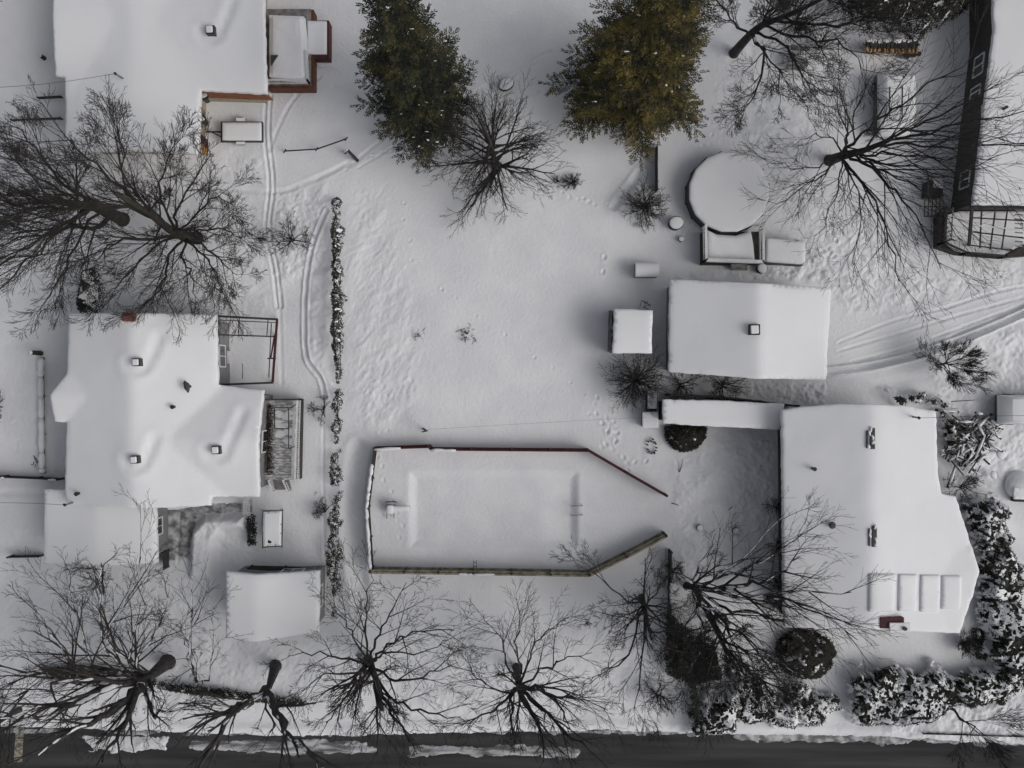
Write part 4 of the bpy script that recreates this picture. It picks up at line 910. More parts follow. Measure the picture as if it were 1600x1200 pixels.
# ---- firewood, picnic table, junk top right
t = thing('firewood_pile', P(1395, 75), 'long stack of split firewood with bright amber ends and snowy bark top', 'firewood'); R = random.Random(9); m = MB(); mm = MB(); ms = MB()
for i in range(200):
    px = 1354 + R.random() * 80; z = .12 + R.random() * .9; a = P(px, 74 + R.uniform(-2, 2) - z * 1.5, z); d = Vector((R.uniform(-.04, .04), -.34, R.uniform(-.03, .03))); m.tube([a, a + d], [R.uniform(.05, .085)] * 2, 6)
for i in range(120): px = 1354 + R.random() * 80; a = P(px, 66 + R.uniform(-4, 3), 1.0 + R.uniform(0, .12)); mm.tube([a, a + Vector((R.uniform(-.05, .05), -.3, 0))], [.07, .06], 6)
for i in range(45): px = 1356 + 76 * i / 45; p = P(px, 64 + R.uniform(-2.5, 2), 1.12); ms.blob((p.x, p.y, p.z), (R.uniform(.07, .14), R.uniform(.05, .12)), i, .4)
m.build('split_logs', 'logend', t); mm.build('bark_logs', 'darkwood', t); ms.build('snow_cap', 'roofsnow', t, smooth=True)
for px in (1352, 1436): m = MB(); m.bar(P(px, 70, -.1), P(px, 70, 1.3), .1); m.build('post', 'darkwood', t)
for i, (px, py) in enumerate(((1418, 88), (1428, 86), (1436, 84))): m = MB(); m.tube([P(px, py, -.1), P(px, py, .5)], [.15, .14], 9); tag(m.build('log', 'darkwood'), 'upright dark log round standing before the amber firewood', 'log', 'log rounds by the firewood')
t = thing('picnic_table', P(1248, 88), 'weathered picnic table with a snowy top under tangled twigs', 'picnic table')
for k in range(4): beam(t, 'plank', (1232, 84 + 5 * k), (1262, 87 + 5 * k), .75, .75, .14, 'greywood')
beam(t, 'bench_seat', (1229, 104), (1257, 108), .45, .45, .22, 'greywood'); beam(t, 'bench_seat', (1236, 74), (1265, 77), .45, .45, .22, 'greywood')
for x in (1238, 1256):
    for y in (82, 103): beam(t, 'leg', (x, 92), (x, y), .7, 0, .08, 'darkwood')
slab(t, 'snow_cover', [(1244, 78), (1264, 81), (1263, 92), (1243, 88)], .9, .12, 'roofsnow', rnd=.04)

# brush pile by right house
t = thing('brush_pile', P(1520, 690), 'heap of snowy logs and cut branches beside the right house', 'brush pile'); R = random.Random(12); m = MB(); ms = MB()
for i in range(130):
    c = P(R.gauss(1516, 18), R.gauss(690, 22), R.uniform(.1, .8)); a = R.choice([.9, 1.1, .2, -.5, 2.2]) + R.gauss(0, .25); L = R.uniform(.5, 2.0); d = Vector((math.cos(a), math.sin(a), R.uniform(-.15, .15))) * L / 2
    r = R.choice([.03, .05, .09]); m.tube([c - d, c, c + d], [r, r * .9, r * .7], 6)
    if R.random() < .7: ms.tube([c - d * .8 + Vector((0, 0, r)), c + Vector((0, 0, r * 1.1)), c + d * .8 + Vector((0, 0, r))], [r * .5, r * 1.1, r * .4], 6)
for i in range(22): p = P(R.gauss(1525, 14), R.gauss(712, 14), .5); ms.blob((p.x, p.y, p.z), (R.uniform(.2, .5), R.uniform(.15, .4)), i, .35)
m.build('branches', 'darkwood', t); ms.build('snow_cap', 'roofsnow', t, smooth=True)
for i, (px, py, dx, dy, lab) in enumerate([(1063, 745, .1, -.6, 'forked dark stick poking from snow in the right side yard'), (1053, 785, .3, .08, 'short flat stick south-west in the right side yard'), (1140, 799, .15, -.2, 'small slanted stick near the centre of the right side yard')]):
    m = MB(); a = P(px - dx * 12, py + dy * 12, .05); b = a + Vector((dx * 1.4, dy * -1.4, .25)); m.tube([a, (a + b) / 2 + Vector((.03, 0, .05)), b], [.03, .025, .015], 5)
    if i == 0: m.tube([a, a + Vector((-.12, .22, .15))], [.025, .012], 5)
    tag(m.build('stick', 'darkwood'), lab, 'stick')

# ------------------------------------------------------------------ bare trees
def rot_about(v, ax, a): return Matrix.Rotation(a, 3, ax) @ v
RMIN = .0115
def branch(mb, p, d, L, r, lev, R, cfg):
    n = (6, 5, 4, 3, 3)[min(lev, 4)]; pts = [p.copy()]; rad = [r]; dd = d.copy(); st = L / n; w = cfg['wig'] * (1 + .18 * lev); kids = []
    for i in range(n):
        dd = dd + Vector((R.gauss(0, w), R.gauss(0, w), R.gauss(0, w * .7) + cfg['up'])); dd.normalize()
        p = p + dd * st; pts.append(p); t = (i + 1) / n; rad.append(max(RMIN * .7, r * (1 - .72 * t))); kids.append((p.copy(), dd.copy(), t))
    mb.tube(pts, rad, 6 if r > .05 else (4 if r > .022 else 3), False)
    spawn(mb, pts, L, r, lev, R, cfg)
def spawn(mb, pts, L, r, lev, R, cfg, t0=.22):
    if lev >= cfg['lev']: return
    nk = cfg['kids'][min(lev, len(cfg['kids']) - 1)]; nk = max(1, int(nk + R.uniform(-.5, 1)))
    ns = len(pts) - 1; side = R.choice((-1, 1))
    for k in range(nk):
        t = t0 + (1 - t0) * (k + R.random() * .8) / nk; t = min(t, .98); i = min(int(t * ns), ns - 1); f = t * ns - i
        q = pts[i].lerp(pts[i + 1], f); dd = (pts[i + 1] - pts[i]).normalized(); side = -side
        up = Vector((0, 0, 1)); ax = up - dd * up.dot(dd); ax = ax.normalized() if ax.length > .1 else dd.orthogonal().normalized()
        ax = rot_about(ax, dd, R.gauss(0, .9)); a = side * math.radians(R.uniform(*cfg['ang']))
        nd = rot_about(dd, ax, a); nd.z += cfg['up'] * 2
        l = L * R.uniform(*cfg['ratio']) * (1 - .45 * t); rr = max(RMIN, r * (1 - .6 * t) * R.uniform(.45, .62))
        if l > .12: branch(mb, q, nd.normalized(), l, rr, lev + 1, R, cfg)
CFG = dict(wig=.06, up=.035, lev=4, kids=(9, 7, 5, 3), ang=(15, 36), ratio=(.52, .78))
def bare_tree(label, px, py, h, r, seed, limbs=None, n=10, spread=4.0, hs=(.2, .9), el=(15, 60), trunk=None, cfg=None, m_='bark', group='bare street and yard trees', name='bare_tree', cat='tree', gap_az=None, flat=1.0):
    R = random.Random(seed); c = dict(CFG); c.update(cfg or {}); c['kids'] = tuple(c['kids']); z0 = gz(px, py) - .25; base = P(px, py)
    t = thing(name, Vector((base.x, base.y, z0)), label, cat, group)
    if trunk is None:
        pts = [Vector((base.x + R.gauss(0, .05) * i, base.y + R.gauss(0, .05) * i, z0 + (h * i / 6))) for i in range(7)]
    else:
        pts = [Vector((base.x, base.y, z0))] + [P(*q) for q in trunk]
        pts = [Vector(v) for v in smooth_line([tuple(v) for v in pts], 4)]
    ns = len(pts) - 1; tm = MB(); rad = [r * (1.25 if i == 0 else 1 - .75 * i / ns) for i in range(ns + 1)]
    rad = [q * (1.45 if seed in (18, 19) else 1.2) for q in rad]; tm.tube(pts, rad, 12); tm.build('trunk', m_, t, smooth=True)
    cm = MB(); lm = MB()
    def at(z):
        for i in range(ns):
            if pts[i + 1].z >= z: f = (z - pts[i].z) / max(1e-6, pts[i + 1].z - pts[i].z); return pts[i].lerp(pts[i + 1], min(1, max(0, f))), rad[i]
        return pts[-1], rad[-1]
    for L_ in (limbs or []):
        s, rr, guide = L_; rr *= (1.6 if seed in (18, 19) else 1.3) if m_ == 'snowbark' or seed in (16, 17) else .95; p0, _ = at(s); gp = [p0] + [P(*q) for q in guide]
        gp = [Vector(v) for v in smooth_line([tuple(v) for v in gp], 4)]; k = len(gp) - 1
        for i in range(1, k): gp[i] = gp[i] + Vector((R.gauss(0, .09), R.gauss(0, .09), R.gauss(0, .06)))
        LL = sum((gp[i + 1] - gp[i]).length for i in range(k)); lm.tube(gp, [max(RMIN, rr * (1 - .8 * i / k) * R.uniform(.88, 1.1)) for i in range(k + 1)], 8, False)
        spawn(cm, gp, LL * .8, rr, 0, R, c, .15)
    az = R.random() * 6.28
    for i in range(n):
        az += 2.399 + R.gauss(0, .25); f = hs[0] + (hs[1] - hs[0]) * (i + R.random()) / n; p0, r0 = at(z0 + (pts[-1].z - z0) * f)
        e = math.radians(R.uniform(*el)) ; d = Vector((math.cos(az) * math.cos(e), math.sin(az) * math.cos(e), math.sin(e)))
        if gap_az is not None and d.x * gap_az[0] + d.y * gap_az[1] < gap_az[2]: continue
        L = spread * R.uniform(.75, 1.15) * (1.1 - .4 * f); branch(cm, p0, d, L, max(.03, r0 * R.uniform(.35, .5)), 1 if n > 14 else 0, R, c)
    if lm.v: lm.build('limbs', m_, t, smooth=True)
    cm.build('crown', 'twig', t)
    return t

# left cluster
bare_tree('big bare tree with a mossy double trunk leaning left, between the two left houses', 191, 343, 12, .36, 1, trunk=[(170, 333, 2.5), (145, 322, 5), (110, 318, 7.5), (70, 305, 10)],
    limbs=[(2.0, .17, [(150, 356, 4), (120, 356, 6), (60, 360, 8), (-20, 350, 10)]), (3, .13, [(130, 315, 5.5), (80, 290, 8), (10, 240, 10)]), (4, .12, [(120, 340, 6), (60, 395, 8), (0, 450, 9.5)]), (5, .12, [(100, 290, 7), (60, 240, 9), (30, 200, 10)]),
           (4, .10, [(125, 370, 6), (100, 420, 7), (70, 470, 8)]), (4.5, .12, [(90, 325, 8), (30, 320, 9.5), (-30, 300, 11)]), (5, .1, [(70, 370, 8), (20, 400, 9.5), (-30, 440, 11)]), (5, .1, [(90, 360, 7), (30, 375, 9), (-30, 385, 10)])], n=5, spread=3.5, hs=(.5, 1), m_='mossbark', cfg=dict(up=.03), gap_az=(-1, 0, -.3))
bare_tree('wide bare tree with a long leaning trunk just north of the left house', 308, 372, 12, .32, 2, trunk=[(285, 368, 2.2), (262, 356, 4.5), (228, 330, 7.5), (180, 302, 10.5)],
    limbs=[(1.8, .12, [(225, 373, 3.5), (180, 380, 5), (150, 408, 6)]), (1.8, .1, [(240, 385, 3), (200, 430, 4.5), (170, 460, 5.5)]), (1.8, .1, [(262, 410, 3), (250, 450, 4.5), (215, 485, 5.5)]), (1.8, .09, [(285, 400, 3), (300, 430, 4), (305, 470, 5)]),
           (2, .09, [(310, 395, 3), (335, 420, 4), (350, 470, 5)]), (2, .08, [(325, 390, 3), (350, 410, 4), (370, 430, 5)]), (1.5, .07, [(335, 358, 2.5), (360, 364, 3.2), (378, 372, 4)]), (3, .1, [(275, 330, 5), (300, 290, 6.5), (330, 240, 8)]), (3, .1, [(250, 310, 5), (255, 270, 7), (270, 230, 9)]),
           (6, .11, [(175, 280, 8.5), (130, 240, 10.5), (90, 210, 11.5)]), (5.5, .1, [(200, 290, 8), (190, 240, 9.5), (180, 195, 11)]), (6, .1, [(160, 315, 8), (110, 330, 9.5), (50, 345, 11)]), (3, .08, [(310, 330, 5), (340, 310, 6), (370, 325, 6.5)])], n=5, spread=3.2, hs=(.3, .8), m_='mossbark')
bare_tree('small round bare shrub-tree alone in the snow east of the wide bare tree', 457, 378, 1.6, .07, 3, n=15, spread=1.75, hs=(.15, .8), el=(5, 55), cfg=dict(lev=4, kids=(5, 5, 4), wig=.16, ang=(22, 50), ratio=(.5, .7)), group=None)
# north centre
bare_tree('round radiating bare tree on the north line of the plot between the conifers', 778, 268, 6.5, .17, 4, trunk=[(770, 240, 2), (764, 218, 4), (752, 190, 6.3)], n=44, spread=3.4, hs=(.03, .62), el=(6, 42), cfg=dict(lev=4, kids=(5, 6, 4, 3), wig=.07, ang=(16, 36)))
# top right
bare_tree('dark-trunked bare tree at the upper right whose trunk slants to the top edge', 1146, 84, 10, .26, 5, trunk=[(1165, 62, 2), (1190, 40, 4), (1240, 20, 6.5), (1300, -10, 9)],
    limbs=[(3, .1, [(1195, 90, 4), (1180, 150, 5), (1150, 175, 6)]), (2.5, .09, [(1140, 30, 4), (1120, 0, 6)]), (3, .1, [(1225, 70, 5), (1250, 110, 6), (1275, 150, 7)]), (4, .1, [(1260, 60, 6), (1320, 70, 7.5), (1350, 110, 8)]), (4, .1, [(1200, 10, 6), (1190, -40, 8)]), (5, .1, [(1290, 40, 7), (1340, 30, 8.5), (1390, 20, 10)]), (3, .08, [(1215, 110, 4.5), (1220, 160, 5.5)])], n=6, spread=3, hs=(.4, 1))
bare_tree('great spreading bare tree whose branches cross the snow-buried car at the right', 1296, 250, 12, .30, 6, trunk=[(1318, 243, 2), (1350, 235, 4), (1398, 215, 6)],
    limbs=[(2, .12, [(1330, 225, 3.5), (1370, 190, 5), (1430, 150, 7), (1520, 85, 10)]), (4, .11, [(1400, 212, 6), (1470, 180, 8), (1560, 130, 11)]), (4, .11, [(1410, 215, 6), (1500, 195, 8.5), (1620, 170, 11)]), (4, .11, [(1400, 225, 6), (1490, 228, 8), (1610, 225, 10)]),
           (3, .10, [(1360, 250, 4), (1430, 262, 6), (1540, 290, 9)]), (2.5, .11, [(1350, 255, 3.5), (1390, 290, 5), (1430, 340, 7), (1470, 420, 9)]), (2, .12, [(1328, 262, 3), (1360, 300, 4.5), (1385, 360, 6), (1405, 440, 8)]), (2, .08, [(1325, 265, 3), (1345, 320, 4.5), (1335, 420, 6)]),
           (1.6, .08, [(1290, 268, 2.5), (1260, 290, 3.5), (1200, 330, 5)]), (1.6, .06, [(1280, 260, 2.5), (1240, 262, 3.5), (1180, 240, 4.5)]), (1.8, .07, [(1325, 210, 3), (1310, 170, 4), (1305, 130, 5)]), (1.8, .07, [(1332, 200, 3), (1345, 150, 4.5), (1370, 100, 6)]), (1.8, .06, [(1300, 215, 3), (1270, 210, 4), (1235, 230, 5)]),
           (2, .06, [(1310, 280, 3), (1300, 320, 4), (1270, 380, 5)]), (3, .09, [(1380, 240, 4.5), (1450, 245, 7), (1560, 250, 10)]), (3, .08, [(1370, 262, 4.5), (1440, 300, 7), (1510, 380, 9)])], n=2, spread=3, hs=(.5, 1), cfg=dict(lev=3, kids=(9, 5, 4), up=.02))
bare_tree('small leaning bare tree in the drift south of the right driveway', 1470, 570, 2.4, .07, 7, n=9, spread=2.0, hs=(.2, .9), el=(5, 40), gap_az=(.6, -.1, -.6), trunk=[(1476, 568, 1), (1484, 566, 2)], limbs=[(.8, .05, [(1500, 570, 1.6), (1540, 582, 2.4)]), (.5, .04, [(1488, 590, 1.2), (1525, 600, 1.8)]), (.8, .04, [(1490, 550, 1.5), (1508, 545, 2)])], cfg=dict(lev=3))
bare_tree('bare tree overhanging the top left corner of the picture', -30, 45, 7, .15, 8, n=10, spread=3.2, hs=(.2, .9), el=(5, 50), cfg=dict(lev=3))
bare_tree('bare tree overhanging the top right corner of the picture', 1552, -50, 7, .16, 9, n=9, spread=3.4, hs=(.2, .9), el=(5, 45), cfg=dict(lev=3))
bare_tree('bare treetop just reaching in over the roof of the top left house', 350, -50, 5.0, .13, 10, n=9, spread=2.2, hs=(.3, .9), el=(5, 50), cfg=dict(lev=3))
bare_tree('tiny bare shrub cut by the left picture edge', -6, 645, 1.0, .05, 13, n=8, spread=1.1, hs=(.3, .9), el=(5, 50), cfg=dict(lev=2), group=None)
# bottom right
bare_tree('bare tree with snow-striped forked limbs by the right house driveway', 1072, 915, 8, .22, 11, trunk=[(1086, 918, 1.5), (1120, 922, 2.6)],
    limbs=[(1.5, .13, [(1150, 918, 3), (1200, 905, 4.5), (1250, 870, 6)]), (1.5, .1, [(1160, 932, 3.5), (1230, 925, 5), (1330, 925, 7)]), (1.2, .12, [(1100, 945, 2.5), (1130, 960, 3.2), (1145, 1010, 4.5), (1180, 1060, 6)]), (1.5, .1, [(1120, 960, 3), (1170, 1000, 5), (1240, 1050, 7)]), (1.5, .09, [(1130, 950, 3), (1200, 960, 5), (1290, 990, 7)]),
           (1.5, .07, [(1120, 900, 3), (1160, 870, 4), (1235, 790, 6.5)]), (1.2, .07, [(1090, 890, 2.5), (1115, 850, 4)]), (1.5, .07, [(1150, 895, 3), (1230, 850, 5), (1260, 810, 6)]), (1.2, .07, [(1098, 975, 3), (1090, 1020, 4), (1065, 1070, 5)]), (2, .08, [(1200, 930, 4), (1260, 950, 6), (1340, 1000, 8)])], n=2, spread=2.5, m_='snowbark', hs=(.4, 1), cfg=dict(lev=3, kids=(7, 5, 4)))
bare_tree('second snow-striped trunk rising beside the dense thicket at the plot corner', 1108, 962, 9, .15, 12, trunk=[(1122, 990, 3), (1140, 1025, 5.5), (1160, 1055, 7)], limbs=[(4, .08, [(1165, 1050, 6.5), (1200, 1075, 8)]), (2.5, .05, [(1098, 990, 3.5), (1090, 1025, 5), (1060, 1070, 6.5)]), (3, .05, [(1108, 1040, 5), (1110, 1120, 7.5)]), (4, .07, [(1170, 1020, 6.5), (1230, 1040, 8)])], n=4, spread=2.4, m_='snowbark', cfg=dict(lev=3))
bare_tree('bare tree with a short dark trunk at the south-east corner of the plot', 1003, 932, 8, .17, 14, trunk=[(1007, 950, 2.2), (1012, 972, 4.2), (1018, 1000, 6.2)], limbs=[(1.5, .07, [(975, 935, 3), (940, 905, 4), (900, 885, 5)]), (2, .08, [(980, 1025, 4), (950, 1045, 5), (925, 1060, 6)]), (2, .06, [(970, 960, 3.5), (920, 955, 5)]), (2, .07, [(1000, 1060, 4.5), (990, 1110, 6)]), (2, .06, [(1030, 920, 3.5), (1035, 880, 4.5)])], n=18, spread=2.8, hs=(.1, .9), el=(5, 55), cfg=dict(lev=4, kids=(5, 5, 4)))
bare_tree('twiggy bare thicket tree behind the boundary fence, right of the plot corner', 1055, 985, 6, .12, 15, n=22, spread=2.6, hs=(.1, .9), el=(5, 60), cfg=dict(lev=4, kids=(5, 6, 4)))
# bottom centre
bare_tree('bare street tree with curling upward twigs in the middle of the south frontage', 807, 1042, 10, .22, 16, trunk=[(810, 1065, 2.5), (813, 1085, 4.5), (822, 1105, 6)],
    limbs=[(3.5, .12, [(845, 1075, 3.8), (862, 1090, 4.8), (890, 1130, 7)]), (3.5, .11, [(800, 1090, 4.5), (802, 1150, 7)]), (4, .12, [(840, 1130, 6.5), (850, 1190, 9)]), (3.5, .11, [(835, 1100, 5), (880, 1140, 7), (930, 1180, 9)]), (3, .06, [(812, 1040, 3.5), (808, 1000, 4.5), (812, 955, 5.5)]), (3, .06, [(830, 1030, 4), (850, 990, 5), (885, 970, 6)]),
           (3, .06, [(795, 1045, 4), (785, 1000, 5), (755, 960, 6)]), (3, .06, [(855, 1045, 4), (880, 1030, 5), (925, 1020, 6)]), (3.5, .06, [(780, 1080, 4.5), (745, 1060, 5.5), (735, 1040, 6.5)]), (3.5, .07, [(870, 1085, 5), (900, 1090, 6), (950, 1110, 7)]), (3.5, .07, [(780, 1100, 5), (750, 1120, 6), (720, 1135, 7)])], n=5, spread=3, hs=(.5, 1), cfg=dict(lev=3, kids=(8, 5, 4)))
bare_tree('big bare street tree with twin trunks and a bird-nest knot, at the plot south-west corner', 574, 1030, 12, .24, 17, trunk=[(580, 1040, 2), (590, 1072, 4.5), (597, 1110, 7)],
    limbs=[(1.5, .14, [(562, 1050, 3), (548, 1068, 4), (520, 1080, 5.5)]), (2, .08, [(620, 1062, 3.5), (660, 1055, 4.5), (715, 1035, 6)]), (1.5, .07, [(605, 1010, 3), (650, 990, 4.5), (710, 985, 6)]), (1.5, .07, [(590, 1000, 3), (610, 960, 4.5), (635, 910, 6)]), (1.5, .06, [(572, 990, 3), (575, 940, 4.5), (580, 900, 5.5)]), (1.5, .06, [(560, 1005, 3), (535, 970, 4), (510, 930, 5.5)]), (1.5, .07, [(545, 1030, 3), (500, 1020, 4), (450, 1025, 5.5)]),
           (2, .08, [(565, 1070, 4), (555, 1130, 6)]), (3, .1, [(590, 1100, 6), (590, 1180, 9)]), (4, .12, [(610, 1110, 6.5), (640, 1160, 8.5)]), (3, .08, [(620, 1095, 5.5), (670, 1115, 7), (720, 1120, 8)]), (2, .07, [(530, 1100, 4.5), (510, 1130, 5.5)]), (3, .06, [(510, 1055, 4.5), (470, 1080, 6)]), (2, .06, [(600, 1020, 3.5), (660, 1020, 5), (700, 1000, 6)])], n=8, spread=3.0, hs=(.3, 1), cfg=dict(lev=4, kids=(6, 5, 4, 2)))
bare_tree('snow-streaked forked street tree south-east of the left outbuilding', 430, 1040, 10, .26, 18, trunk=[(424, 1062, 2.3), (417, 1085, 4)],
    limbs=[(3.5, .21, [(390, 1095, 4.2), (365, 1110, 5), (345, 1145, 6.5), (310, 1200, 9)]), (3.8, .18, [(428, 1108, 5), (450, 1140, 6.5), (475, 1170, 8), (505, 1200, 9.5)]), (4, .05, [(425, 1135, 6), (415, 1150, 6.5)]), (3.8, .06, [(370, 1100, 4.6), (330, 1100, 5.5), (270, 1110, 6.5)])], n=0, m_='snowbark', cfg=dict(lev=3, kids=(6, 4, 3)))
bare_tree('massive low-limbed street tree with long limbs fanning left at the bottom left', 262, 1034, 12, .34, 19, trunk=[(240, 1052, 2.2), (215, 1075, 4)],
    limbs=[(2.5, .18, [(205, 1055, 3.2), (165, 1055, 4), (120, 1040, 5), (80, 990, 6.5)]), (3, .18, [(180, 1072, 4.5), (130, 1095, 5.5), (60, 1120, 7), (0, 1122, 8)]), (3.5, .2, [(190, 1100, 5), (140, 1130, 7), (60, 1180, 9)]), (3.5, .16, [(205, 1105, 5.2), (190, 1140, 6.5), (160, 1190, 8.5)]), (2.5, .09, [(192, 1045, 3.5), (160, 1000, 5), (155, 930, 6.5), (158, 880, 7.5)]),
           (2.5, .09, [(205, 1040, 3.5), (210, 990, 5), (240, 930, 6.5)]), (2.5, .08, [(215, 1035, 4), (240, 990, 5), (265, 920, 6.5)]), (3, .12, [(110, 1065, 5), (50, 1050, 6), (-20, 1040, 7.5)]), (3, .09, [(130, 1045, 5), (100, 1010, 6), (60, 960, 7)]), (3, .1, [(110, 1060, 5.5), (60, 1080, 6.5), (-20, 1090, 8)]), (2.5, .08, [(150, 1040, 4.5), (125, 980, 5.5), (100, 900, 7)]), (3, .09, [(235, 1115, 5), (270, 1105, 5.5), (320, 1098, 6)]),
           (2.5, .07, [(170, 1000, 5), (190, 950, 6), (220, 870, 7.5)])], n=4, spread=3.5, m_='snowbark', hs=(.6, 1), cfg=dict(lev=4, kids=(6, 5, 4, 2), up=.02))
bare_tree('slender pale-trunked young tree between the two lower left street trees', 313, 1095, 5, .08, 20, trunk=[(305, 1060, 1.5), (297, 1030, 2.8), (297, 980, 4.2)], limbs=[(2, .05, [(290, 1000, 3.5), (275, 975, 4)]), (2.5, .05, [(305, 970, 4), (345, 945, 5)]), (3, .05, [(302, 930, 5), (297, 890, 6)]), (1.5, .05, [(325, 1060, 2.5), (335, 1010, 4), (365, 985, 5)])], n=5, spread=2, m_='snowbark', cfg=dict(lev=3, kids=(5, 4, 3)))
bare_tree('young bare tree whose twigs overlap the south roof edge of the left house', 160, 930, 4, .06, 21, trunk=[(160, 905, 2), (162, 880, 3)], n=10, spread=2.0, hs=(.4, 1), el=(20, 70), cfg=dict(lev=3, kids=(5, 4, 3)))
bare_tree('low bare tree whose tops overhang the road at the lower right', 1480, 1105, 4, .08, 22, n=9, spread=3.0, hs=(.2, .9), el=(8, 45), gap_az=(.5, -.8, 0), cfg=dict(lev=3))
bare_tree('bare twiggy tree over the south lawn west of the round dark bush', 1165, 1040, 5, .10, 23, n=12, spread=2.8, hs=(.2, .9), el=(8, 50), cfg=dict(lev=3))
bare_tree('bare tree at the bottom left corner above the road', 30, 1110, 7, .14, 24, n=14, spread=3.3, hs=(.15, .9), el=(5, 50), cfg=dict(lev=3, kids=(6, 5, 4)))

# twiggy shrubs
def shrub(label, px, py, spread, seed, n=20, h=1.0, lev=3, kids=(5, 5, 4), m_='bark', gap_az=None, el=(5, 70), cat='shrub', wig=.12): 
    return bare_tree(label, px, py, h, .04, seed, n=n, spread=spread, hs=(.05, .6), el=el, cfg=dict(lev=lev, kids=kids, wig=wig, ang=(20, 48), ratio=(.5, .72)), group=None, name='bare_shrub', cat=cat, gap_az=gap_az)
shrub('dense reddish bare bush near the plot north-east corner', 1006, 327, 1.45, 31, 46, 1.4, el=(5, 75), kids=(4, 5, 5))
shrub('dense dark bare bush just south of the garden shed', 992, 597, 2.0, 32, 60, 1.8, el=(5, 75), kids=(4, 6, 5))
shrub('low spiky bush at the east end of the radiating north tree', 896, 283, .75, 33, 24, .8); shrub('little upright bush between the radiating tree and the spiky bush', 868, 282, .5, 34, 10, .6, lev=2)
shrub('bare shrub touching the hedge beside the plank deck', 509, 640, 1.2, 35, 9, .8, wig=.2, gap_az=(-1, .1, -.4)); shrub('bare shrub touching the hedge near the garden swing', 507, 795, 1.2, 36, 10, .8, wig=.2, gap_az=(-1, 0, -.4))
shrub('western of two faint twig tufts in the middle of the plot', 655, 521, .5, 37, 9, .25, lev=2, wig=.2); shrub('eastern and larger twig tuft in the middle of the plot', 731, 522, .6, 38, 10, .3, lev=2, wig=.2)
shrub('fan-shaped dry bush at the south-east corner of the right house', 1503, 1004, 1.0, 39, 40, 1.2, el=(30, 80)); shrub('dark low twigs in the gap between garage and walkway', 1125, 602, 1.6, 40, 22, .8)
shrub('second dark twig clump in the gap near the fence end', 1065, 600, 1.3, 41, 18, .8); shrub('tangled twigs along the east side of the boundary fence near the pool yard', 1050, 890, 1.2, 42, 14, 1.2)
shrub('small weed tuft at the north side of the garden shed', 1011, 478, .35, 43, 8, .4, lev=2); shrub('weedy twigs between brush pile and panel hedge', 1500, 762, 1.3, 44, 14, .5, lev=3)
shrub('tuft of dry weeds at the south-west corner of the pergola', 352, 512, .5, 45, 10, .5, lev=2); shrub('lone twig tuft by the fence corner at far left', 58, 722, .35, 46, 7, .4, lev=2)
for i_, y_ in enumerate((790, 850, 905, 945)): shrub(('dark vine clump on the fence by the right house, the highest of four', 'second dark vine clump down the fence by the right house', 'third dark vine clump down the fence by the right house', 'lowest dark vine clump on the fence by the right house')[i_], 1213, y_, .8, 90 + i_, 18, 1.2)
shrub('bare bush beside the picnic table', 1280, 75, 1.6, 47, 20, 1.5); shrub('dense bare bush north of the picnic table', 1240, 35, 2.2, 48, 30, 2.0)
shrub('twiggy bush by the fence at the bottom of the plot east side', 1025, 1085, 1.5, 49, 26, 1.4)

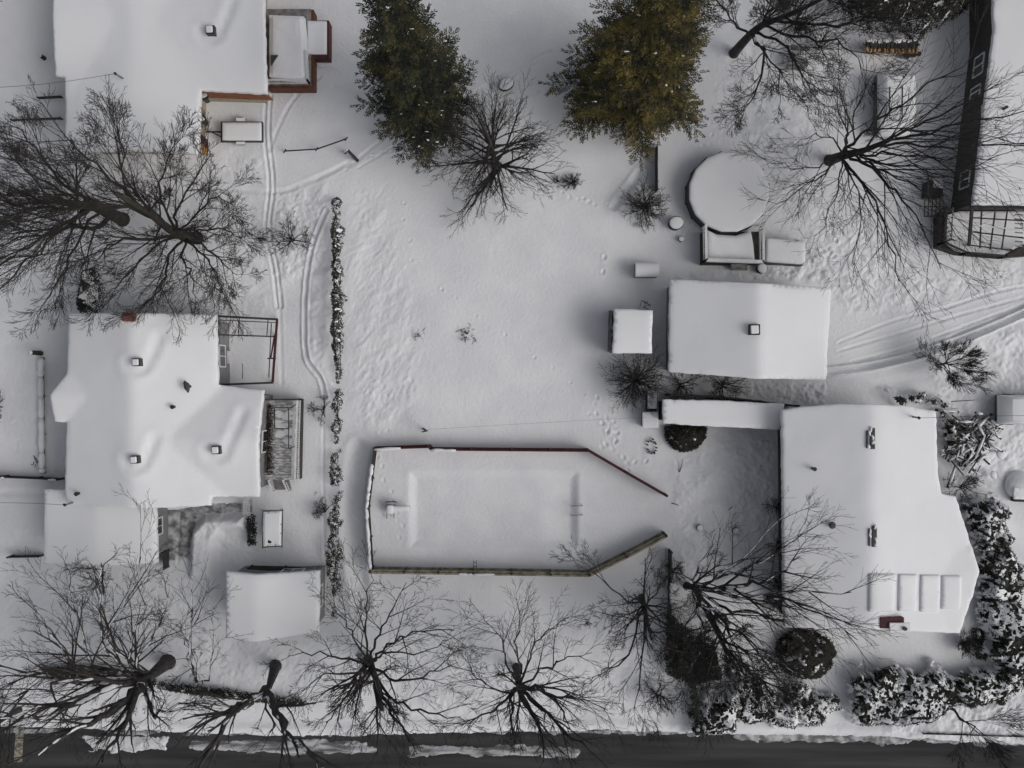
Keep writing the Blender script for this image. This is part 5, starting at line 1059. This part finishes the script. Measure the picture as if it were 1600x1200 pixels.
# ------------------------------------------------------------------ conifers
def leaf_quad(mb, p, d, w, l, n):
    s = d.cross(n); 
    if s.length < 1e-4: s = d.orthogonal()
    s = s.normalized() * w / 2; o = len(mb.v); a = p + d * l * .5
    mb.v += [tuple(p), tuple(a + s), tuple(p + d * l), tuple(a - s)]; mb.f.append((o, o + 1, o + 2, o + 3))
def conifer(label, px, py, h, rad, seed, m_, asym=None, z0=.6):
    R = random.Random(seed); b = P(px, py); t = thing('conifer', Vector((b.x, b.y, 0)), label, 'tree', 'big conifers north of the plot')
    tm = MB(); tm.tube([b + Vector((0, 0, -.3 + (h + .2) * i / 6)) for i in range(7)], [.28 * (1 - i / 6.3) for i in range(7)], 10); tm.build('trunk', 'bark', t, smooth=True)
    fm = MB(); bm = MB(); z = z0; az = 0
    while z < h:
        f = z / h; rr = rad * (1 - f) ** .8 * min(1, .75 + f * 2.2) + .15; nb = int(5 + 3 * (1 - f))
        for k in range(nb):
            az += 2.399 + R.gauss(0, .3); L = rr * R.uniform(.5, 1.1) * (1.22 if R.random() < .14 else 1)
            if asym: L *= asym(az)
            d = Vector((math.cos(az), math.sin(az), R.uniform(-.05, .28) + .25 * f)).normalized(); p0 = Vector((b.x, b.y, z + R.uniform(-.2, .2)))
            n = 6; pts = [p0]; dd = d.copy()
            for i in range(n): dd = (dd + Vector((R.gauss(0, .06), R.gauss(0, .06), -.05 + (.05 if i > 3 else 0)))).normalized(); pts.append(pts[-1] + dd * L / n)
            bm.tube(pts, [max(.008, .035 * (1 - i / n)) for i in range(n + 1)], 3, False)
            ns = int(L * 5.6) + 3
            for s in range(ns):
                u = .18 + .82 * (s + R.random()) / ns; i = min(int(u * n), n - 1); q = pts[i].lerp(pts[i + 1], u * n - i); bd = (pts[i + 1] - pts[i]).normalized(); side = (1 if s % 2 else -1)
                sd = rot_about(bd, Vector((0, 0, 1)), side * R.uniform(.5, 1.1)); sd.z += R.uniform(-.25, .15); sd.normalize(); sl = L * .30 * (1.15 - u * .75) + .14
                if s == ns - 1: sd = bd; 
                m2 = max(3, int(sl / .065))
                for j in range(m2):
                    c = q + sd * sl * (j + R.random() * .6) / m2
                    for s3 in (-1, 1):
                        ld = rot_about(sd, Vector((0, 0, 1)), s3 * R.uniform(.3, 1.0)); ld.z += R.uniform(-.35, .25)
                        leaf_quad(fm, c, ld.normalized(), R.uniform(.045, .075), R.uniform(.12, .22), Vector((R.gauss(0, .5), R.gauss(0, .5), 1)).normalized())
        z += .50 + .08 * (1 - f)
    sm = MB()
    for i in range(110):
        q = fm.v[R.randrange(len(fm.v) // 4) * 4]; sm.blob((q[0], q[1], q[2] + .03), (R.uniform(.03, .10), R.uniform(.02, .06)), i, .4, 8, 5, .45)
    sm.build('snow_clumps', 'roofsnow', t, smooth=True)
    fm.build('crown', m_, t); bm.build('branches', 'twig', t)
    print('conifer faces', len(fm.f))
    return t
def lobes(seed, amt, extra=()):
    R = random.Random(seed); ph = [(k, R.uniform(0, 6.28)) for k in (2, 3, 5, 7)]
    return lambda az: 1 + amt * sum(math.sin(k * az + p) for k, p in ph) / 2 + sum(a * max(0, math.cos(az - math.radians(d))) ** e for a, d, e in extra)
conifer('slimmer dark green conifer north-west of the plot', 670, 182, 22, 3.0, 11, 'conifer_dark', lobes(1, .14, ((.22, -95, 8), (.2, 165, 8))))
conifer('broader olive-brown conifer north-east of the plot', 984, 156, 22, 4.4, 7, 'conifer_olive', lobes(5, .12, ((.12, 178, 6), (.2, -140, 6))))

# ------------------------------------------------------------------ evergreen shrubs and hedges
def evergreen(label, poly, h, seed, snow=.5, name='evergreen_shrub', cat='shrub', m_='leaf', group=None, dens=110, lsize=(.10, .2), lump=.35, rim=.5, edge=.5, ns=.2, ragged=0):
    """leafy mass over a photo outline (at half height), with snow lying on it in lumps"""
    R = random.Random(seed); w = [tuple(P(x, y, h * .4)[:2]) for x, y in poly]; n = len(w); cx = sum(p[0] for p in w) / n; cy = sum(p[1] for p in w) / n
    t = thing(name, Vector((cx, cy, 0)), label, cat, group)
    def sdist(x, y):
        ins = np.zeros(x.shape, bool); d = np.full(x.shape, 1e9)
        for i in range(n):
            ax, ay = w[i]; bx, by = w[(i + 1) % n]; ins ^= ((ay > y) != (by > y)) & (x < (bx - ax) * (y - ay) / (by - ay + 1e-12) + ax)
            dx, dy = bx - ax, by - ay; u = np.clip(((x - ax) * dx + (y - ay) * dy) / (dx * dx + dy * dy + 1e-9), 0, 1); d = np.minimum(d, np.hypot(x - ax - u * dx, y - ay - u * dy))
        return np.where(ins, d, -d)
    def H_(x, y): 
        sd = sdist(x, y) + fbm(x, y, .9, seed + 3, 3) * edge
        return sd, h * np.sqrt(np.clip(sd / (rim + .01), 0, 1)) * (1 + lump * fbm(x, y, 1.3, seed + 7, 2) * 2)
    x0, x1 = min(p[0] for p in w) - .3, max(p[0] for p in w) + .3; y0, y1 = min(p[1] for p in w) - .3, max(p[1] for p in w) + .3
    N_ = int((x1 - x0) * (y1 - y0) * dens * 1.6); rs = np.random.RandomState(seed); x = rs.uniform(x0, x1, N_); y = rs.uniform(y0, y1, N_); sd, hh = H_(x, y); k = sd > 0 if not ragged else sd > .22 + ragged * (fbm(x, y, .5, seed + 9, 3) + .25) * 1.6; x, y, hh = x[k], y[k], hh[k]
    fm = MB(); 
    for a, b, c in zip(x, y, hh):
        z = c * (1 - abs(R.gauss(0, .16))) + (.05 if not ragged else (.14 if R.random() < .16 else -.03)); az = R.random() * 6.28; p = Vector((a, b, max(.02, z)))
        for q in range(3):
            az += 2.1; d = Vector((math.cos(az), math.sin(az), R.uniform(-.3, .5))).normalized(); leaf_quad(fm, p, d, R.uniform(.05, .09), R.uniform(*lsize), Vector((R.gauss(0, .4), R.gauss(0, .4), 1)).normalized())
    fm.build('foliage', m_, t)
    cm = MB()
    for i in range(max(3, int(len(x) / 90))):
        j = R.randrange(len(x)); a = Vector((cx + (x[j] - cx) * .4, cy + (y[j] - cy) * .4, -.1)); b = Vector((x[j], y[j], hh[j] * .8)); cm.tube([a, (a + b) / 2 + Vector((0, 0, .1)), b], [.04, .03, .012], 5, False)
    cm.build('stems', 'twig', t)
    if snow > 0:
        st = .055; X_, Y_ = np.meshgrid(np.arange(x0, x1, st), np.arange(y0, y1, st)); sd, hh = H_(X_, Y_)
        nz = fbm(X_, Y_, ns, seed + 20, 4) + .5 + (fbm(X_, Y_, .13, seed + 21, 2) * .95 + fbm(X_, Y_, .9, seed + 22, 2) * .45 if ragged else 0); thr = np.quantile(nz[sd > 0], 1 - snow); e = nz - thr
        cap = np.clip(e / .07, 0, 1); Zc = hh + .0 + .07 * np.sqrt(cap) + .05 * fbm(X_, Y_, .3, seed + 30, 2) - .08 * (1 - cap) ** 2
        ok = (e > -.012) & (sd > (.03 if not ragged else -.02)); kk = ok[:-1, :-1] & ok[1:, 1:] & ok[1:, :-1] & ok[:-1, 1:]
        o = grid_obj('snow_cover', X_, Y_, Zc, 'roofsnow', kk); o.data.transform(Matrix.Translation((-cx, -cy, 0))); o.parent = t
    return t
def ell(cx, cy, rx, ry, n=14, rot=0): return [(cx + rx * math.cos(2 * math.pi * i / n) * math.cos(rot) - ry * math.sin(2 * math.pi * i / n) * math.sin(rot), cy + rx * math.cos(2 * math.pi * i / n) * math.sin(rot) + ry * math.sin(2 * math.pi * i / n) * math.cos(rot)) for i in range(n)]
# boundary hedge west of the plot
evergreen('long narrow dark hedge along the west boundary of the plot, its unbroken upper run', [(524, 312), (531, 314), (534, 400), (537, 480), (534, 560), (531, 600), (524, 600), (521, 540), (519, 470), (520, 430), (518, 400), (518, 350)], 1.3, 61, .22, 'hedge', 'hedge', 'bushleaf', dens=95, edge=.7, rim=.3, lsize=(.08, .15))
evergreen('middle run of the west boundary hedge beside the plank deck, patchy with gaps', [(523, 606), (532, 606), (531, 700), (529, 760), (516, 755), (519, 700), (523, 660)], 1.2, 62, .2, 'hedge', 'hedge', 'bushleaf', dens=75, edge=.9, rim=.3, lsize=(.08, .15))
evergreen('lowest sparse run of the west boundary hedge beside the outbuilding', [(520, 765), (530, 765), (530, 930), (522, 960), (518, 900), (516, 830)], 1.1, 63, .2, 'hedge', 'hedge', 'bushleaf', dens=70, edge=1.0, rim=.3, lsize=(.08, .15))
# half-disc shrub below walkway
evergreen('rounded dark clipped bush with snow flecks under the covered walkway eave', [(1040, 668), (1040, 682), (1050, 698), (1068, 706), (1088, 700), (1102, 686), (1104, 668), (1070, 662)], 1.1, 64, .13, m_='bushleaf', dens=260, edge=.12, rim=.6, ns=.3)
evergreen('large round dark bush with a snowy crown in front of the right house', ell(1262, 1024, 46, 38), 1.8, 65, .34, m_='bushleaf', dens=230, edge=.6, rim=1.1, ns=.22)
evergreen('tall snow-clotted conical shrub at the north wall of the left house', [(128, 420), (146, 418), (152, 440), (156, 486), (124, 487), (122, 450)], 2.2, 66, .66, dens=140, edge=.2, ns=.35)
gs = 'snow-laden broadleaf shrubs around the right house'
for i, (lab, poly, h, sn) in enumerate([
    ('snow-laden dark shrub row against the north-east corner of the right house', [(1396, 622), (1430, 612), (1470, 620), (1500, 640), (1492, 656), (1470, 650), (1462, 640), (1400, 634)], 1.4, .40),
    ('snow-laden shrub between the right house east wall and the brush pile', [(1468, 645), (1490, 660), (1498, 690), (1492, 705), (1470, 700)], 1.4, .35),
    ('snow-laden shrub mass east of the right house, topmost of the long hedge', [(1502, 785), (1550, 776), (1575, 800), (1578, 850), (1552, 862), (1524, 850), (1508, 815)], 1.7, .55),
    ('snow-laden shrub mass beside the east gable of the right house, below the topmost one', [(1528, 850), (1570, 850), (1592, 870), (1600, 940), (1560, 950), (1530, 925), (1526, 890)], 1.7, .52),
    ('snow-laden shrub clump at the right edge, level with the fan-shaped dry bush', [(1534, 930), (1590, 940), (1612, 960), (1612, 1060), (1560, 1062), (1545, 1010), (1530, 970)], 1.7, .52),
    ('snow-laden shrub clump under the right edge corner of the hedge, near the road', [(1500, 1050), (1560, 1040), (1612, 1050), (1600, 1080), (1560, 1098), (1500, 1095), (1480, 1075)], 1.6, .58),
    ('snow-laden shrub in the middle of the south hedge of the right house', [(1400, 1048), (1460, 1042), (1500, 1060), (1505, 1100), (1460, 1125), (1410, 1130), (1385, 1100)], 1.6, .62),
    ('darkest snow-laden shrub at the west end of the south hedge, east of the lawn gap', [(1345, 1046), (1400, 1044), (1408, 1090), (1395, 1125), (1345, 1128), (1322, 1090), (1326, 1062)], 1.7, .50),
    ('low snow-smothered shrubs south of the round dark bush', [(1205, 1085), (1250, 1075), (1310, 1085), (1315, 1110), (1270, 1130), (1210, 1135), (1190, 1110)], 1.0, .80),
    ('snow-smothered shrub at the kerb, the one leaning over the road edge', [(1090, 1085), (1150, 1078), (1150, 1140), (1120, 1156), (1085, 1145), (1075, 1110)], 1.7, .62),
    ('snow-laden shrub just east of the dark thicket on the front lawn', [(1140, 1070), (1190, 1060), (1215, 1085), (1200, 1130), (1150, 1132)], 1.2, .62),
    ]):
    mx_, my_ = sum(p[0] for p in poly) / len(poly), sum(p[1] for p in poly) / len(poly); poly = [(mx_ + (p[0] - mx_) * 1.10, my_ + (p[1] - my_) * 1.10) for p in poly]
    evergreen(lab, poly, h, 70 + i, min(.85, sn + .12), group=gs, dens=230, ns=.22, lump=.25, edge=1.5, ragged=.3, rim=.8)
evergreen('dense dark thicket bush rooted against the plot south-east fence corner', [(1045, 955), (1075, 990), (1120, 1000), (1125, 1060), (1090, 1075), (1098, 1120), (1078, 1125), (1075, 1070), (1045, 1050)], 2.2, 85, .02, m_='leaf', dens=150, edge=.6)
evergreen('clipped dark hedge under the lowest left street tree limbs, western run', [(62, 1046), (100, 1042), (180, 1050), (240, 1058), (240, 1072), (180, 1068), (90, 1062)], 1.2, 86, .12, 'hedge', 'hedge', dens=190, edge=.2, rim=.4, ns=.3)
evergreen('clipped dark hedge between the two lower left street trees, eastern run', [(245, 1068), (330, 1076), (400, 1088), (476, 1096), (474, 1103), (400, 1096), (320, 1086), (245, 1076)], 1.0, 87, .22, 'hedge', 'hedge', dens=190, edge=.15, rim=.3, ns=.3)
evergreen('small dark column bush east of the left driveway bank', [(386, 806), (397, 806), (398, 850), (388, 852)], 1.1, 88, .12, dens=170, edge=.15, rim=.3)
evergreen('evergreen with snowy crown at the top right behind the firewood', [(1290, -60), (1500, -60), (1520, 10), (1470, 35), (1440, 60), (1410, 40), (1350, 50), (1320, 20)], 3.2, 89, .22, 'evergreen_tree', 'tree', 'bushleaf', dens=110, edge=.8, ns=.16, lsize=(.12, .24))
evergreen('scattered dark leaf tuft low at the east hedge foot beside the dry bush', [(1522, 985), (1536, 985), (1540, 1030), (1526, 1028)], .5, 90, .3, dens=90, edge=.4)
